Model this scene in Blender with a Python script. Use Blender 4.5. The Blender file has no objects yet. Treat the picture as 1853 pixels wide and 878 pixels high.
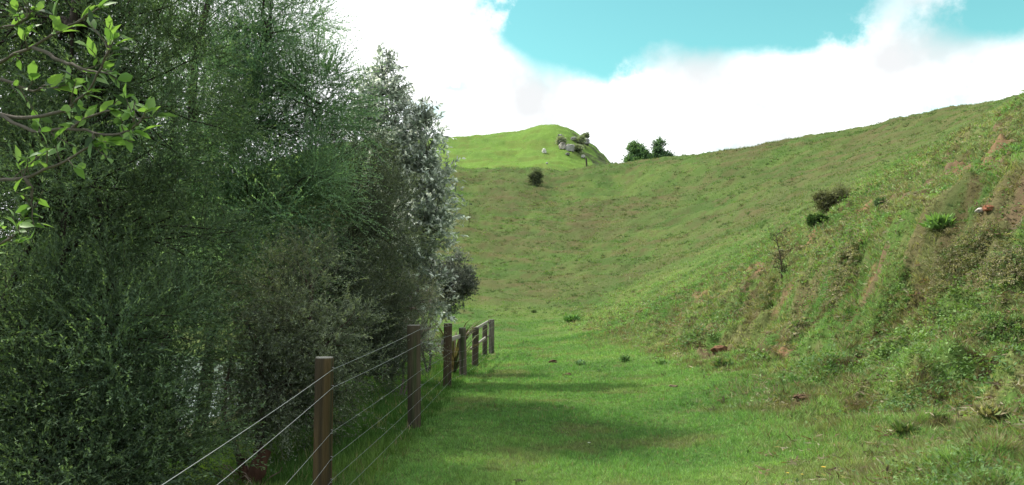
import bpy, math, random
import numpy as np
from mathutils import Vector

# ------------------------------------------------------------------ camera, world, sun, exposure
SC = bpy.context.scene
COL = SC.collection
F, CU, CV, HORIZ = 1450.0, 926.5, 439.0, 555.0
PITCH = math.atan((HORIZ - CV) / F)
CAMZ = 1.5
cam_data = bpy.data.cameras.new("camera")
cam = bpy.data.objects.new("camera", cam_data)
COL.objects.link(cam)
cam.location = (0, 0, CAMZ)
cam.rotation_euler = (math.pi / 2 + PITCH, 0, 0)
cam_data.sensor_width = 36
cam_data.lens = 36 * F / 1853
cam_data.clip_start = 0.05
cam_data.clip_end = 6000
SC.camera = cam

SUN_DIR = Vector((-0.80, 0.34, 0)).normalized()
SUN_EL = math.radians(52)
SUN_VEC = Vector((SUN_DIR.x * math.cos(SUN_EL), SUN_DIR.y * math.cos(SUN_EL), math.sin(SUN_EL)))
sl = bpy.data.lights.new("sun", 'SUN')
sl.energy = 4.3
sl.angle = math.radians(1.0)
sl.color = (1.0, 0.95, 0.86)
so = bpy.data.objects.new("sun", sl)
COL.objects.link(so)
so.rotation_euler = SUN_VEC.to_track_quat('Z', 'Y').to_euler()
so.location = (-30, 10, 60)

SC.view_settings.view_transform = 'Standard'
SC.view_settings.look = 'None'
SC.view_settings.exposure = 0.5
SC.view_settings.gamma = 1.0
SC.view_settings.use_curve_mapping = False
SC.cycles.max_bounces = 6
SC.cycles.diffuse_bounces = 3
SC.cycles.glossy_bounces = 2
SC.cycles.transmission_bounces = 3
SC.cycles.transparent_max_bounces = 4
SC.cycles.use_denoising = True


def ray(u, v):
    x = (u - CU) / F
    y = (CV - v) / F
    return (x, math.cos(PITCH) - y * math.sin(PITCH), math.sin(PITCH) + y * math.cos(PITCH))


def P(u, v, d):
    """point seen at photo position u, v standing d metres ahead"""
    r = ray(u, v)
    k = d / r[1]
    return (r[0] * k, d, CAMZ + r[2] * k)


class NT:
    """tiny node helper"""
    def __init__(s, tree):
        s.t = tree
        tree.nodes.clear()

    def n(s, kind, **kw):
        nd = s.t.nodes.new(kind)
        for k, v in kw.items():
            if k.startswith('i_'):
                nd.inputs[k[2:].replace('_', ' ')].default_value = v
            else:
                setattr(nd, k, v)
        return nd

    def l(s, a, b):
        s.t.links.new(a, b)

    def m(s, op, a, b=None, c=None, clamp=False):
        nd = s.t.nodes.new('ShaderNodeMath')
        nd.operation = op
        nd.use_clamp = clamp
        for i, x in enumerate((a, b, c)):
            if x is None:
                continue
            if isinstance(x, (int, float)):
                nd.inputs[i].default_value = x
            else:
                s.l(x, nd.inputs[i])
        return nd.outputs[0]


def make_world():
    w = bpy.data.worlds.new("World")
    SC.world = w
    w.use_nodes = True
    g = NT(w.node_tree)
    out = g.n('ShaderNodeOutputWorld')
    sky = g.n('ShaderNodeTexSky', sky_type='NISHITA')
    sky.sun_disc = False
    sky.sun_elevation = SUN_EL
    sky.sun_rotation = math.atan2(SUN_DIR.x, SUN_DIR.y)
    sky.air_density = 1.0
    sky.dust_density = 0.6
    sky.ozone_density = 1.0
    tint = g.n('ShaderNodeMixRGB', blend_type='MULTIPLY')
    tint.inputs[0].default_value = 1
    tint.inputs[2].default_value = (0.85, 1.52, 1.03, 1)
    g.l(sky.outputs[0], tint.inputs[1])
    b1 = g.n('ShaderNodeBackground')
    b1.inputs['Strength'].default_value = 0.122
    g.l(tint.outputs[0], b1.inputs['Color'])
    tc = g.n('ShaderNodeTexCoord')
    nz = g.n('ShaderNodeTexNoise')
    nz.inputs['Scale'].default_value = 9.0
    nz.inputs['Detail'].default_value = 7
    nz.inputs['Roughness'].default_value = 0.6
    g.l(tc.outputs['Generated'], nz.inputs['Vector'])
    nz2 = g.n('ShaderNodeTexNoise')
    nz2.inputs['Scale'].default_value = 2.2
    nz2.inputs['Detail'].default_value = 4
    g.l(tc.outputs['Generated'], nz2.inputs['Vector'])
    sep = g.n('ShaderNodeSeparateXYZ')
    g.l(tc.outputs['Generated'], sep.inputs[0])
    X, Y, Z = sep.outputs
    # openings in the cloud cover, by direction: (u, v, half width, half height, weight)
    blobs = [(1052, 62, 125, 80, 1.7), (1000, 0, 100, 65, 1.4), (1200, -20, 230, 90, 1.6), (1400, 5, 150, 84, 1.6), (1490, -10, 60, 60, .8),
             (1850, -5, 120, 66, 1.8), (822, 157, 48, 18, .62), (838, 214, 75, 15, .62),
             (1665, 200, 130, 30, .66), (1120, 130, 55, 20, .42), (1250, -260, 420, 160, 1.2),
             (930, 22, 45, 40, .35), (1300, 272, 90, 16, .45)]
    acc = None
    nrm = g.m('SUBTRACT', nz.outputs['Fac'], 0.5)
    X2 = g.m('ADD', X, g.m('MULTIPLY', nrm, 0.16))
    Z2 = g.m('ADD', Z, g.m('MULTIPLY', nrm, -0.12))
    for (u, v, ru, rv, wt) in blobs:
        d = Vector(ray(u, v)).normalized()
        dx = g.m('DIVIDE', g.m('SUBTRACT', X2, d.x), ru / F * 0.9)
        dz = g.m('DIVIDE', g.m('SUBTRACT', Z2, d.z), rv / F * 0.9)
        q = g.m('ADD', g.m('MULTIPLY', dx, dx), g.m('MULTIPLY', dz, dz))
        e = g.m('MULTIPLY', g.m('POWER', 2.71828, g.m('MULTIPLY', q, -1.0)), wt)
        e = g.m('MULTIPLY', e, g.m('GREATER_THAN', Y, 0.0))
        acc = e if acc is None else g.m('ADD', acc, e)
    back = g.m('MULTIPLY', g.m('LESS_THAN', Y, 0.45), g.m('MULTIPLY', g.m('SUBTRACT', nz2.outputs['Fac'], 0.45), 5.0))
    acc = g.m('ADD', acc, g.m('MAXIMUM', back, 0.0))
    acc = g.m('ADD', acc, g.m('MULTIPLY', nrm, 1.7))
    mr = g.n('ShaderNodeMapRange', interpolation_type='SMOOTHSTEP')
    mr.inputs['From Min'].default_value = 0.12
    mr.inputs['From Max'].default_value = 1.15
    g.l(acc, mr.inputs['Value'])
    cl = g.n('ShaderNodeTexNoise')
    cl.inputs['Scale'].default_value = 6.0
    cl.inputs['Detail'].default_value = 5
    g.l(tc.outputs['Generated'], cl.inputs['Vector'])
    b2 = g.n('ShaderNodeBackground')
    b2.inputs['Color'].default_value = (0.965, 0.985, 1.0, 1)
    shade = g.n('ShaderNodeMapRange', interpolation_type='SMOOTHSTEP')
    shade.inputs['From Min'].default_value = 0.34
    shade.inputs['From Max'].default_value = 0.52
    shade.inputs['To Min'].default_value = 0.68
    shade.inputs['To Max'].default_value = 1.15
    g.l(cl.outputs['Fac'], shade.inputs['Value'])
    g.l(shade.outputs[0], b2.inputs['Strength'])
    mx = g.n('ShaderNodeMixShader')
    g.l(mr.outputs[0], mx.inputs[0])
    g.l(b2.outputs[0], mx.inputs[1])
    g.l(b1.outputs[0], mx.inputs[2])
    g.l(mx.outputs[0], out.inputs[0])


make_world()

# ------------------------------------------------------------------ helpers
RNG = np.random.default_rng(7)
random.seed(5)


def hash2(ix, iy, seed):
    h = (ix.astype(np.int64) * 374761393 + iy.astype(np.int64) * 668265263 + seed * 974711) & 0xFFFFFFFF
    h = ((h ^ (h >> 13)) * 1274126177) & 0xFFFFFFFF
    return ((h ^ (h >> 16)) & 0xFFFFFF) / float(0xFFFFFF)


def vnoise(x, y, seed=0):
    x = np.asarray(x, float); y = np.asarray(y, float)
    ix = np.floor(x); iy = np.floor(y)
    fx = x - ix; fy = y - iy
    fx = fx * fx * fx * (fx * (fx * 6 - 15) + 10)
    fy = fy * fy * fy * (fy * (fy * 6 - 15) + 10)
    a = hash2(ix, iy, seed); b = hash2(ix + 1, iy, seed)
    c = hash2(ix, iy + 1, seed); d = hash2(ix + 1, iy + 1, seed)
    return (a + (b - a) * fx) * (1 - fy) + (c + (d - c) * fx) * fy


def fbm(x, y, scale, octv=4, seed=0, rough=.5):
    """about -1..1, features 'scale' metres wide"""
    t = 0; amp = 1; tot = 0; f = 1.0 / scale
    c, s = math.cos(.6), math.sin(.6)
    for i in range(octv):
        t = t + amp * (vnoise(x * f, y * f, seed + i * 17) * 2 - 1)
        tot += amp
        amp *= rough
        f *= 2.03
        x, y = x * c - y * s, x * s + y * c
    return t / tot * 1.5


def sstep(a, b, x):
    t = np.clip((np.asarray(x, float) - a) / (b - a), 0, 1)
    return t * t * (3 - 2 * t)


def link(name, me, mat=None, parent=None):
    o = bpy.data.objects.new(name, me)
    COL.objects.link(o)
    if mat is not None:
        me.materials.append(mat)
    if parent is not None:
        o.parent = parent
        o.location = -Vector(parent.location)      # meshes are written in world metres
    return o


def mesh_np(name, V, faces, mat=None, parent=None, col=None, smooth=False):
    """faces: int array (n, k) or list of such arrays"""
    if isinstance(faces, np.ndarray):
        faces = [faces]
    me = bpy.data.meshes.new(name)
    V = np.asarray(V, np.float32)
    me.vertices.add(len(V))
    me.vertices.foreach_set('co', V.ravel())
    li = np.concatenate([f.ravel() for f in faces]).astype(np.int32)
    tot = np.concatenate([np.full(len(f), f.shape[1], np.int32) for f in faces])
    st = np.concatenate([[0], np.cumsum(tot)[:-1]]).astype(np.int32)
    me.loops.add(len(li))
    me.loops.foreach_set('vertex_index', li)
    me.polygons.add(len(tot))
    me.polygons.foreach_set('loop_start', st)
    me.update(calc_edges=True)
    if smooth:
        me.polygons.foreach_set('use_smooth', np.ones(len(tot), bool))
    if col is not None:
        a = me.color_attributes.new('base_col', 'FLOAT_COLOR', 'POINT')
        c4 = np.ones((len(V), 4), np.float32)
        c4[:, :3] = col
        a.data.foreach_set('color', c4.ravel())
    me.update()
    return link(name, me, mat, parent)


def unit(a):
    return a / np.maximum(np.linalg.norm(a, axis=-1, keepdims=True), 1e-9)


def rdir(n):
    return unit(RNG.normal(size=(n, 3)))


def leaf_quads(p, d, L, W, col, fold=0.0, nrm=None):
    """diamond leaves: p base, d unit direction, L, W arrays, col (n,3)"""
    n = len(p)
    if nrm is None:
        nrm = rdir(n)
    s = unit(np.cross(d, nrm))
    nn = np.cross(s, d)
    L = np.asarray(L)[:, None]; W = np.asarray(W)[:, None]
    V = np.empty((n, 4, 3), np.float32)
    V[:, 0] = p
    V[:, 1] = p + d * L * .45 + s * W * .5 + nn * L * fold
    V[:, 2] = p + d * L
    V[:, 3] = p + d * L * .45 - s * W * .5 + nn * L * fold
    Fc = (np.arange(n)[:, None] * 4 + np.arange(4)[None])
    return V.reshape(-1, 3), Fc, np.repeat(col, 4, axis=0)


def leaf_big(p, d, nrm, L, W, col, droop=.18):
    """broad leaves: 8 vertices, a folded and curved blade with a pointed tip"""
    n = len(p)
    s = unit(np.cross(d, nrm))
    nn = unit(np.cross(s, d))
    L = np.asarray(L)[:, None]; W = np.asarray(W)[:, None]
    V = np.empty((n, 8, 3), np.float32)
    V[:, 0] = p
    ts = [(.28, .40), (.62, .44)]
    k = 1
    for t, w in ts:
        c = p + d * L * t - nn * L * droop * t * t
        V[:, k] = c + s * W * w + nn * W * .14
        V[:, k + 1] = c
        V[:, k + 2] = c - s * W * w + nn * W * .14
        k += 3
    V[:, 7] = p + d * L - nn * L * droop
    b = np.arange(n)[:, None] * 8
    q = np.concatenate([b + np.array([[1, 2, 5, 4]]), b + np.array([[2, 3, 6, 5]])])
    t3 = np.concatenate([b + np.array([[0, 2, 1]]), b + np.array([[0, 3, 2]]), b + np.array([[4, 5, 7]]), b + np.array([[5, 6, 7]])])
    return V.reshape(-1, 3), [q, t3], np.repeat(col, 8, axis=0)


class Tubes:
    def __init__(s):
        s.V = []; s.F = []; s.C = []; s.n = 0

    def add(s, pts, rad, sides=6, col=(.1, .08, .06), cap=False):
        pts = np.asarray(pts, float); m = len(pts)
        tan = np.gradient(pts, axis=0)
        tan = unit(tan)
        ref = np.array([0, 0, 1.0]) if abs(tan[0][2]) < .9 else np.array([1.0, 0, 0])
        a = np.arange(sides) / sides * 2 * math.pi
        for i in range(m):
            x = unit(np.cross(tan[i], ref)[None])[0]
            y = np.cross(tan[i], x)
            r = rad[i] if hasattr(rad, '__len__') else rad
            s.V.append(pts[i] + r * (np.cos(a)[:, None] * x + np.sin(a)[:, None] * y))
        for i in range(m - 1):
            for k in range(sides):
                s.F.append((s.n + i * sides + k, s.n + i * sides + (k + 1) % sides,
                            s.n + (i + 1) * sides + (k + 1) % sides, s.n + (i + 1) * sides + k))
        s.C.append(np.tile(np.array(col), (m * sides, 1)))
        s.n += m * sides

    def build(s, name, mat, parent=None, smooth=True):
        return mesh_np(name, np.concatenate(s.V), np.array(s.F), mat, parent, np.concatenate(s.C), smooth)


def curve(a, b, n=8, sag=0.0, wob=0.0):
    a = np.array(a, float); b = np.array(b, float)
    t = np.linspace(0, 1, n)[:, None]
    L = np.linalg.norm(b - a)
    off = RNG.normal(size=(4, 3)) * wob * L
    p = a + (b - a) * t
    for k in range(1, 4):
        p = p + off[k] * np.sin(math.pi * t * k) / k
    p[:, 2] += sag * L * np.sin(math.pi * t[:, 0])
    return p


def empty(name, loc, label, cat, group=None):
    o = bpy.data.objects.new(name, None)
    COL.objects.link(o)
    o.location = loc
    o.empty_display_size = .2
    return tag(o, label, cat, group)


def tag(o, label=None, cat=None, group=None, kind=None):
    for k, v in (('label', label), ('category', cat), ('group', group), ('kind', kind)):
        if v:
            o[k] = v
    return o


# ------------------------------------------------------------------ materials
def mat_leaf(name, transl=.3, rough=.7, spec=.12, sat=1.0, ttint=(1.15, 1.35, .5, 1), val=.65):
    m = bpy.data.materials.new(name); m.use_nodes = True
    g = NT(m.node_tree)
    out = g.n('ShaderNodeOutputMaterial')
    at = g.n('ShaderNodeAttribute', attribute_name='base_col')
    nz = g.n('ShaderNodeTexNoise')
    geo = g.n('ShaderNodeNewGeometry')
    nz.inputs['Scale'].default_value = 9.0
    nz.inputs['Detail'].default_value = 3
    g.l(geo.outputs['Position'], nz.inputs['Vector'])
    hsv = g.n('ShaderNodeHueSaturation')
    hsv.inputs['Saturation'].default_value = sat
    g.l(at.outputs['Color'], hsv.inputs['Color'])
    g.l(g.m('ADD', g.m('MULTIPLY', nz.outputs['Fac'], .7), val), hsv.inputs['Value'])
    b = g.n('ShaderNodeBsdfPrincipled')
    b.inputs['Roughness'].default_value = rough
    b.inputs['Specular IOR Level'].default_value = spec
    g.l(hsv.outputs[0], b.inputs['Base Color'])
    t = g.n('ShaderNodeBsdfTranslucent')
    tm = g.n('ShaderNodeMixRGB', blend_type='MULTIPLY')
    tm.inputs[0].default_value = 1
    tm.inputs[2].default_value = ttint
    g.l(hsv.outputs[0], tm.inputs[1])
    g.l(tm.outputs[0], t.inputs['Color'])
    mx = g.n('ShaderNodeMixShader'); mx.inputs[0].default_value = transl
    g.l(b.outputs[0], mx.inputs[1]); g.l(t.outputs[0], mx.inputs[2])
    g.l(mx.outputs[0], out.inputs[0])
    return m


def mat_attr(name, rough=.85, scale=20, bump=.3, bdist=.01, var=.6, spec=.2, stretch=(1, 1, 1)):
    m = bpy.data.materials.new(name); m.use_nodes = True
    g = NT(m.node_tree)
    out = g.n('ShaderNodeOutputMaterial')
    at = g.n('ShaderNodeAttribute', attribute_name='base_col')
    geo = g.n('ShaderNodeNewGeometry')
    mp = g.n('ShaderNodeMapping'); mp.inputs['Scale'].default_value = stretch
    g.l(geo.outputs['Position'], mp.inputs['Vector'])
    nz = g.n('ShaderNodeTexNoise')
    nz.inputs['Scale'].default_value = scale
    nz.inputs['Detail'].default_value = 8
    nz.inputs['Roughness'].default_value = .65
    g.l(mp.outputs[0], nz.inputs['Vector'])
    hsv = g.n('ShaderNodeHueSaturation')
    g.l(at.outputs['Color'], hsv.inputs['Color'])
    g.l(g.m('ADD', g.m('MULTIPLY', nz.outputs['Fac'], var * 2), 1 - var), hsv.inputs['Value'])
    b = g.n('ShaderNodeBsdfPrincipled')
    b.inputs['Roughness'].default_value = rough
    b.inputs['Specular IOR Level'].default_value = spec
    g.l(hsv.outputs[0], b.inputs['Base Color'])
    bp = g.n('ShaderNodeBump'); bp.inputs['Strength'].default_value = bump; bp.inputs['Distance'].default_value = bdist
    g.l(nz.outputs['Fac'], bp.inputs['Height'])
    g.l(bp.outputs[0], b.inputs['Normal'])
    g.l(b.outputs[0], out.inputs[0])
    return m


def mat_plain(name, col, rough=.5, metal=0, spec=.5):
    m = bpy.data.materials.new(name); m.use_nodes = True
    g = NT(m.node_tree)
    out = g.n('ShaderNodeOutputMaterial')
    b = g.n('ShaderNodeBsdfPrincipled')
    nz = g.n('ShaderNodeTexNoise'); nz.inputs['Scale'].default_value = 14; nz.inputs['Detail'].default_value = 5
    rp = g.n('ShaderNodeMixRGB'); rp.inputs[1].default_value = (*[c * .7 for c in col], 1); rp.inputs[2].default_value = (*[min(1, c * 1.3) for c in col], 1)
    g.l(nz.outputs['Fac'], rp.inputs[0])
    g.l(rp.outputs[0], b.inputs['Base Color'])
    b.inputs['Roughness'].default_value = rough
    b.inputs['Metallic'].default_value = metal
    b.inputs['Specular IOR Level'].default_value = spec
    g.l(b.outputs[0], out.inputs[0])
    return m


M_GROUND = mat_attr('ground_turf', .95, 9, .6, .05, .35, .05)
M_GRASS = mat_leaf('grass_blades', .35, .6, .2, .87)
M_LEAF = mat_leaf('fine_foliage', .36, .8, .06, .84, val=.95)
M_LEAF_GREY = mat_leaf('silvery_foliage', .38, .5, .3, .8, (1.1, 1.15, .95, 1))
M_LEAF_FRESH = mat_leaf('fresh_green_leaves', .38, .5, .25, .9)
M_BARK = mat_attr('rough_bark', .9, 14, .8, .03, .5, .1, (1, 1, .25))
M_POST = mat_attr('weathered_post_timber', .9, 30, 1.0, .02, .8, .08, (1, 1, .07))
M_ROCK = mat_attr('limestone', .9, 3, .8, .1, .4, .1)
M_EARTH = mat_attr('bare_earth', .95, 12, .8, .04, .5, .05)
M_WIRE = mat_plain('galvanised_wire', (.36, .37, .38), .5, .5)
M_METAL = mat_plain('dull_galvanised_cap', (.5, .5, .48), .5, .6)


def mat_water():
    m = bpy.data.materials.new('river_water'); m.use_nodes = True
    g = NT(m.node_tree)
    out = g.n('ShaderNodeOutputMaterial')
    b = g.n('ShaderNodeBsdfPrincipled')
    b.inputs['Base Color'].default_value = (.05, .08, .09, 1)
    b.inputs['Roughness'].default_value = .12
    geo = g.n('ShaderNodeNewGeometry')
    nz = g.n('ShaderNodeTexNoise'); nz.inputs['Scale'].default_value = 1.5; nz.inputs['Detail'].default_value = 4
    g.l(geo.outputs['Position'], nz.inputs['Vector'])
    bp = g.n('ShaderNodeBump'); bp.inputs['Strength'].default_value = .6; bp.inputs['Distance'].default_value = .2
    g.l(nz.outputs['Fac'], bp.inputs['Height']); g.l(bp.outputs[0], b.inputs['Normal'])
    g.l(b.outputs[0], out.inputs[0])
    return m


M_WATER = mat_water()

# ------------------------------------------------------------------ terrain
CP = []          # control points x, y, z


def cp(u, v, d):
    CP.append(P(u, v, d))


# valley floor and bottom of the track
for (x, y, z) in [(0, 0, -.25), (-1.3, 2.6, -.36), (-1.46, 6.2, -.16), (0, 6.5, -.04), (1.5, 6.5, -.02), (-1.19, 9.8, 0.04),
                  (0, 10, 0.02), (2, 10, .04), (-1.2, 15.1, -.02), (.3, 15, 0), (2, 15, .04), (-1.1, 20, -.12), (.8, 20, -.05), (-.9, 24, -.15),
                  (-.7, 28, -.15), (1.5, 27, -.05), (2.6, 22, .12),
                  # bank of the river, left of the fence
                  (-3, 8, -.3), (-4.5, 8, -.7), (-7, 8, -1.25), (-10, 10, -1.9), (-3, 14, -.25), (-5, 15, -.7), (-8, 17, -1.4), (-3, 22, -.3),
                  (-6, 25, -.9), (-9, 28, -1.7), (-20, 20, -2.6), (-30, 40, -2.6), (-9, 40, -.3), (-16, 45, -1.2), (-3, 3, -.7), (-6, 2, -1.3), (-12, 0, -2.3),
                  (-30, 0, -2.8), (-60, 30, -2.8), (-90, 10, -2.0), (-140, 20, 3), (-60, 75, -1.2), (-35, 62, 0.2), (-90, 70, 2),
                  # behind the camera and outside the picture
                  (0, -8, -.4), (4, -6, .1), (8, -4, 2.4), (-10, -12, -2), (0, -40, -1), (20, -30, 9), (-40, -50, -2.8), (-150, -100, 4), (0, -150, 3),
                  (14, 2, 6.2), (30, 10, 13), (60, 10, 19), (60, 60, 21), (100, 40, 22), (150, 0, 20), (150, 150, 12), (0, -500, 8), (500, 0, 12),
                  (-500, 0, 12), (400, 400, 8), (-400, 400, 20), (0, 700, 10), (1500, 0, 0), (-1500, 0, 0), (0, 1500, 0), (0, -1500, 0)]:
    CP.append((x, y, z))
# valley head and the big slope
for a in [(960, 603, 38), (900, 600, 38), (1040, 590, 38), (1000, 563, 47), (880, 560, 47), (1100, 560, 44),
          (860, 500, 60), (1000, 500, 58), (1120, 500, 54), (850, 420, 76), (1000, 410, 77), (1120, 410, 72),
          (850, 345, 97), (1000, 350, 95), (1130, 340, 92), (700, 400, 80), (700, 500, 58), (550, 330, 108),
          (700, 312, 112), (820, 306, 112), (900, 307, 112), (980, 308, 111), (1060, 307, 109), (1110, 300, 107), (1160, 292, 105), (1215, 290, 103),
          (1260, 288, 101), (1312, 284, 99), (1365, 275, 96), (1420, 265, 93), (1475, 255, 90), (1546, 240.5, 85.5), (1611, 228, 81), (1660, 219, 77), (1710, 213, 74), (1755, 208.5, 71), (1795, 206, 69), (1850, 212, 67), (1950, 225, 66),
          (1250, 340, 82), (1250, 400, 66), (1250, 450, 54), (1250, 500, 43), (1250, 560, 31), (1230, 605, 25),
          (1400, 300, 78), (1400, 350, 62), (1400, 400, 48), (1400, 450, 36), (1380, 500, 26),
          (1550, 260, 74), (1550, 300, 58), (1550, 350, 38), (1550, 400, 27), (1530, 440, 22), (1700, 232, 62), (1700, 268, 44), (1700, 310, 27), (1680, 350, 20.5),
          (1853, 190, 31), (1832, 203, 32), (1812, 213, 33), (1853, 205, 42), (1770, 232, 34), (1950, 110, 30), (1853, 240, 22.5), (1853, 300, 17.5), (1853, 340, 14.6),
          # scarp top, face, foot
          (1853, 385, 12.2), (1780, 385, 12.9), (1700, 405, 13.9), (1620, 440, 15.2), (1550, 478, 16.8), (1470, 505, 19), (1400, 530, 21.5), (1320, 560, 23.5),
          (1853, 540, 10.3), (1700, 560, 11.9), (1600, 600, 13.2), (1500, 620, 14.8), (1400, 625, 17.2), (1300, 630, 20),
          (1853, 640, 9.0), (1700, 660, 9.8), (1550, 690, 10.8), (1400, 690, 13.0), (1300, 680, 15.5), (1200, 660, 19.5),
          (1853, 770, 7.2), (1700, 790, 7.6), (1550, 800, 8.0), (1400, 800, 8.6), (1300, 790, 9.1), (1200, 730, 12),
          (2100, 380, 9.5), (2100, 600, 7), (2100, 800, 5), (2100, 200, 20)]:
    cp(*a)
# behind the ridge the land falls away, then the far hill with its knoll
for (u, d, dz) in [(700, 112, -3), (820, 112, -3), (900, 112, -3), (980, 111, -3), (1060, 109, -3), (1110, 107, -3), (1215, 103, -4), (1260, 101, -4), (1312, 99, -5), (1365, 96, -5), (1420, 93, -5), (1475, 90, -5), (1546, 85.5, -5), (1611, 81, -5), (1660, 77, -5), (1710, 74, -5), (1755, 71, -5), (1795, 69, -6), (1850, 67, -6), (1950, 66, -6)]:
    z0 = {700: 312, 820: 306, 900: 307, 980: 308, 1060: 307, 1110: 300, 1215: 290, 1260: 288, 1312: 284, 1365: 275, 1420: 265, 1475: 255, 1546: 240.5, 1611: 228, 1660: 219, 1710: 213, 1755: 208.5, 1795: 206, 1850: 212, 1950: 225}[u]
    p = P(u, z0, d)
    k = 1.16
    CP.append((p[0] * k, p[1] * k, p[2] + dz))
for a in [(650, 318, 165), (790, 312, 165), (900, 312, 162), (1000, 313, 160), (1070, 322, 160), (1150, 350, 165), (1250, 360, 170)]:
    cp(*a)
for a in [(600, 262, 215), (700, 255, 215), (790, 249, 215), (850, 247, 215), (900, 243, 213), (945, 237, 212), (975, 230, 210), (1000, 226, 209), (1022, 230, 208), (1042, 240, 207),
          (1062, 256, 206), (1082, 274, 205), (1104, 293, 204), (1140, 330, 205), (1200, 350, 205), (1300, 360, 210),
          (850, 275, 190), (930, 275, 188), (1000, 268, 186), (1050, 290, 184), (790, 278, 190)]:
    cp(*a)
for (u, d) in [(600, 290), (790, 290), (950, 285), (1000, 275), (1060, 270), (1150, 280)]:
    p = P(u, 300, d)
    CP.append((p[0], p[1], p[2] - 12))

CPA = np.array(CP)


def warp(x, y):
    r = np.sqrt(x * x + y * y) + 1e-6
    k = np.arcsinh(r / 10.0) * 10.0 / r
    return x * k, y * k


def tps(r2):
    return np.where(r2 > 1e-12, .5 * r2 * np.log(np.maximum(r2, 1e-12)), 0)


_wx, _wy = warp(CPA[:, 0], CPA[:, 1])
_n = len(CPA)
_K = tps((_wx[:, None] - _wx[None]) ** 2 + (_wy[:, None] - _wy[None]) ** 2) + np.eye(_n) * .004
_Pm = np.stack([np.ones(_n), _wx, _wy], 1)
_A = np.block([[_K, _Pm], [_Pm.T, np.zeros((3, 3))]])
# solve for z scaled by distance so near points stay exact
_S = np.maximum(np.sqrt(CPA[:, 0] ** 2 + CPA[:, 1] ** 2), 6.0)
_rhs = np.concatenate([(CPA[:, 2] - CAMZ) / _S, np.zeros(3)])
_W = np.linalg.solve(_A, _rhs)


def base_z(x, y):
    x = np.asarray(x, float); y = np.asarray(y, float)
    sh = x.shape
    x = x.ravel(); y = y.ravel()
    wx, wy = warp(x, y)
    o = np.empty(len(x))
    for i in range(0, len(x), 40000):
        a = wx[i:i + 40000]; b = wy[i:i + 40000]
        k = tps((a[:, None] - _wx[None]) ** 2 + (b[:, None] - _wy[None]) ** 2)
        o[i:i + 40000] = k @ _W[:_n] + _W[_n] + _W[_n + 1] * a + _W[_n + 2] * b
    s = np.maximum(np.sqrt(x * x + y * y), 6.0)
    return (o * s + CAMZ).reshape(sh)


def fields(x, y):
    """height plus the masks that drive colour and planting"""
    z0 = base_z(x, y)
    r = np.sqrt(x * x + y * y)
    e = np.maximum(.25, r * .01)
    sl = np.hypot((base_z(x + e, y) - z0) / e, (base_z(x, y + e) - z0) / e)
    right = sstep(1.0, 2.8, x - .02 * y)
    bank = right * sstep(.16, .42, sl) * (1 - sstep(30, 45, y)) * sstep(-5, 3, y)
    rough_r = right * sstep(.10, .24, sl) * (1 - sstep(26, 60, y))
    hill = sstep(32, 66, y + 3 * fbm(x, y, 7, 2, 44)) * sstep(.04, .2, sl)
    far = sstep(132, 150, r)
    # relief
    n1 = fbm(x, y, .9, 4, 3); n2 = fbm(x, y, .28, 3, 9); n3 = fbm(x, y, 3.2, 3, 21)
    d1 = np.abs(fbm(x, y, 1.3, 3, 61))
    z = z0 + .018 * n2 * (1 + right) + .03 * n3
    z += bank * (.22 * n1 + .11 * n2 + .16 * n3 - .11 * np.exp(-(d1 / .10) ** 2)) + rough_r * (.05 * n1 + .03 * n2)
    # the cut face of the bank, its lip wandering beside the valley floor
    xl = x - 7.2 - .07 * (18 - y) * (y < 18) + .55 * fbm(x * .6, y, 2.4, 3, 71)
    A = .85 * sstep(3, 9, y) * (1 - sstep(18, 27, y))
    z += A * (sstep(-.75, .25, xl) - np.clip((xl + 2.4) / 4.6, 0, 1) + .12 * np.exp(-((xl - .35) / .4) ** 2))
    # terracettes and hummocks on the slopes
    wv = x * .35 + y * .25 + z0 * 1.1 + 1.2 * fbm(x, y, 6, 3, 33)
    z += hill * (1 - far) * (.10 * fbm(x, y, 2.6, 4, 41) + .26 * np.abs(fbm(x * .6 + y * .25, y, 1.3, 3, 43)) + .11 * np.sin(wv * 2.4)) + far * (.35 * fbm(x, y, 7, 4, 51) + .30 * np.abs(fbm(x, y, 2.5, 3, 53)) + .13 * np.sin(z0 * 2.2 + fbm(x, y, 14, 2, 52) * 3))
    return z, sl, bank, rough_r, hill, far


def gz(x, y):
    x = np.atleast_1d(np.asarray(x, float)); y = np.atleast_1d(np.asarray(y, float))
    return fields(x, y)[0]


def hit(u, v, dmin=4.0, dmax=260.0):
    """where the line of sight through u, v first meets the ground"""
    rr = ray(u, v)
    d = np.exp(np.linspace(math.log(dmin), math.log(dmax), 700))
    x = rr[0] / rr[1] * d; z = CAMZ + rr[2] / rr[1] * d
    g = gz(x, d)
    k = np.argmax(z < g)
    if not (z < g).any():
        k = len(d) - 1
    return Vector((x[k], d[k], g[k]))


def lerp(a, b, t):
    return a + (np.array(b) - a) * np.asarray(t)[..., None]


C_LUSH = np.array((.075, .185, .038))
C_GRASS = np.array((.128, .255, .054))
C_YELL = np.array((.225, .315, .080))
C_OLIVE = np.array((.155, .195, .070))
C_STRAW = np.array((.30, .26, .13))
C_BROWN = np.array((.13, .09, .05))
C_EARTH = np.array((.135, .10, .058))
C_SUNLIT = np.array((.235, .42, .070))


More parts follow.
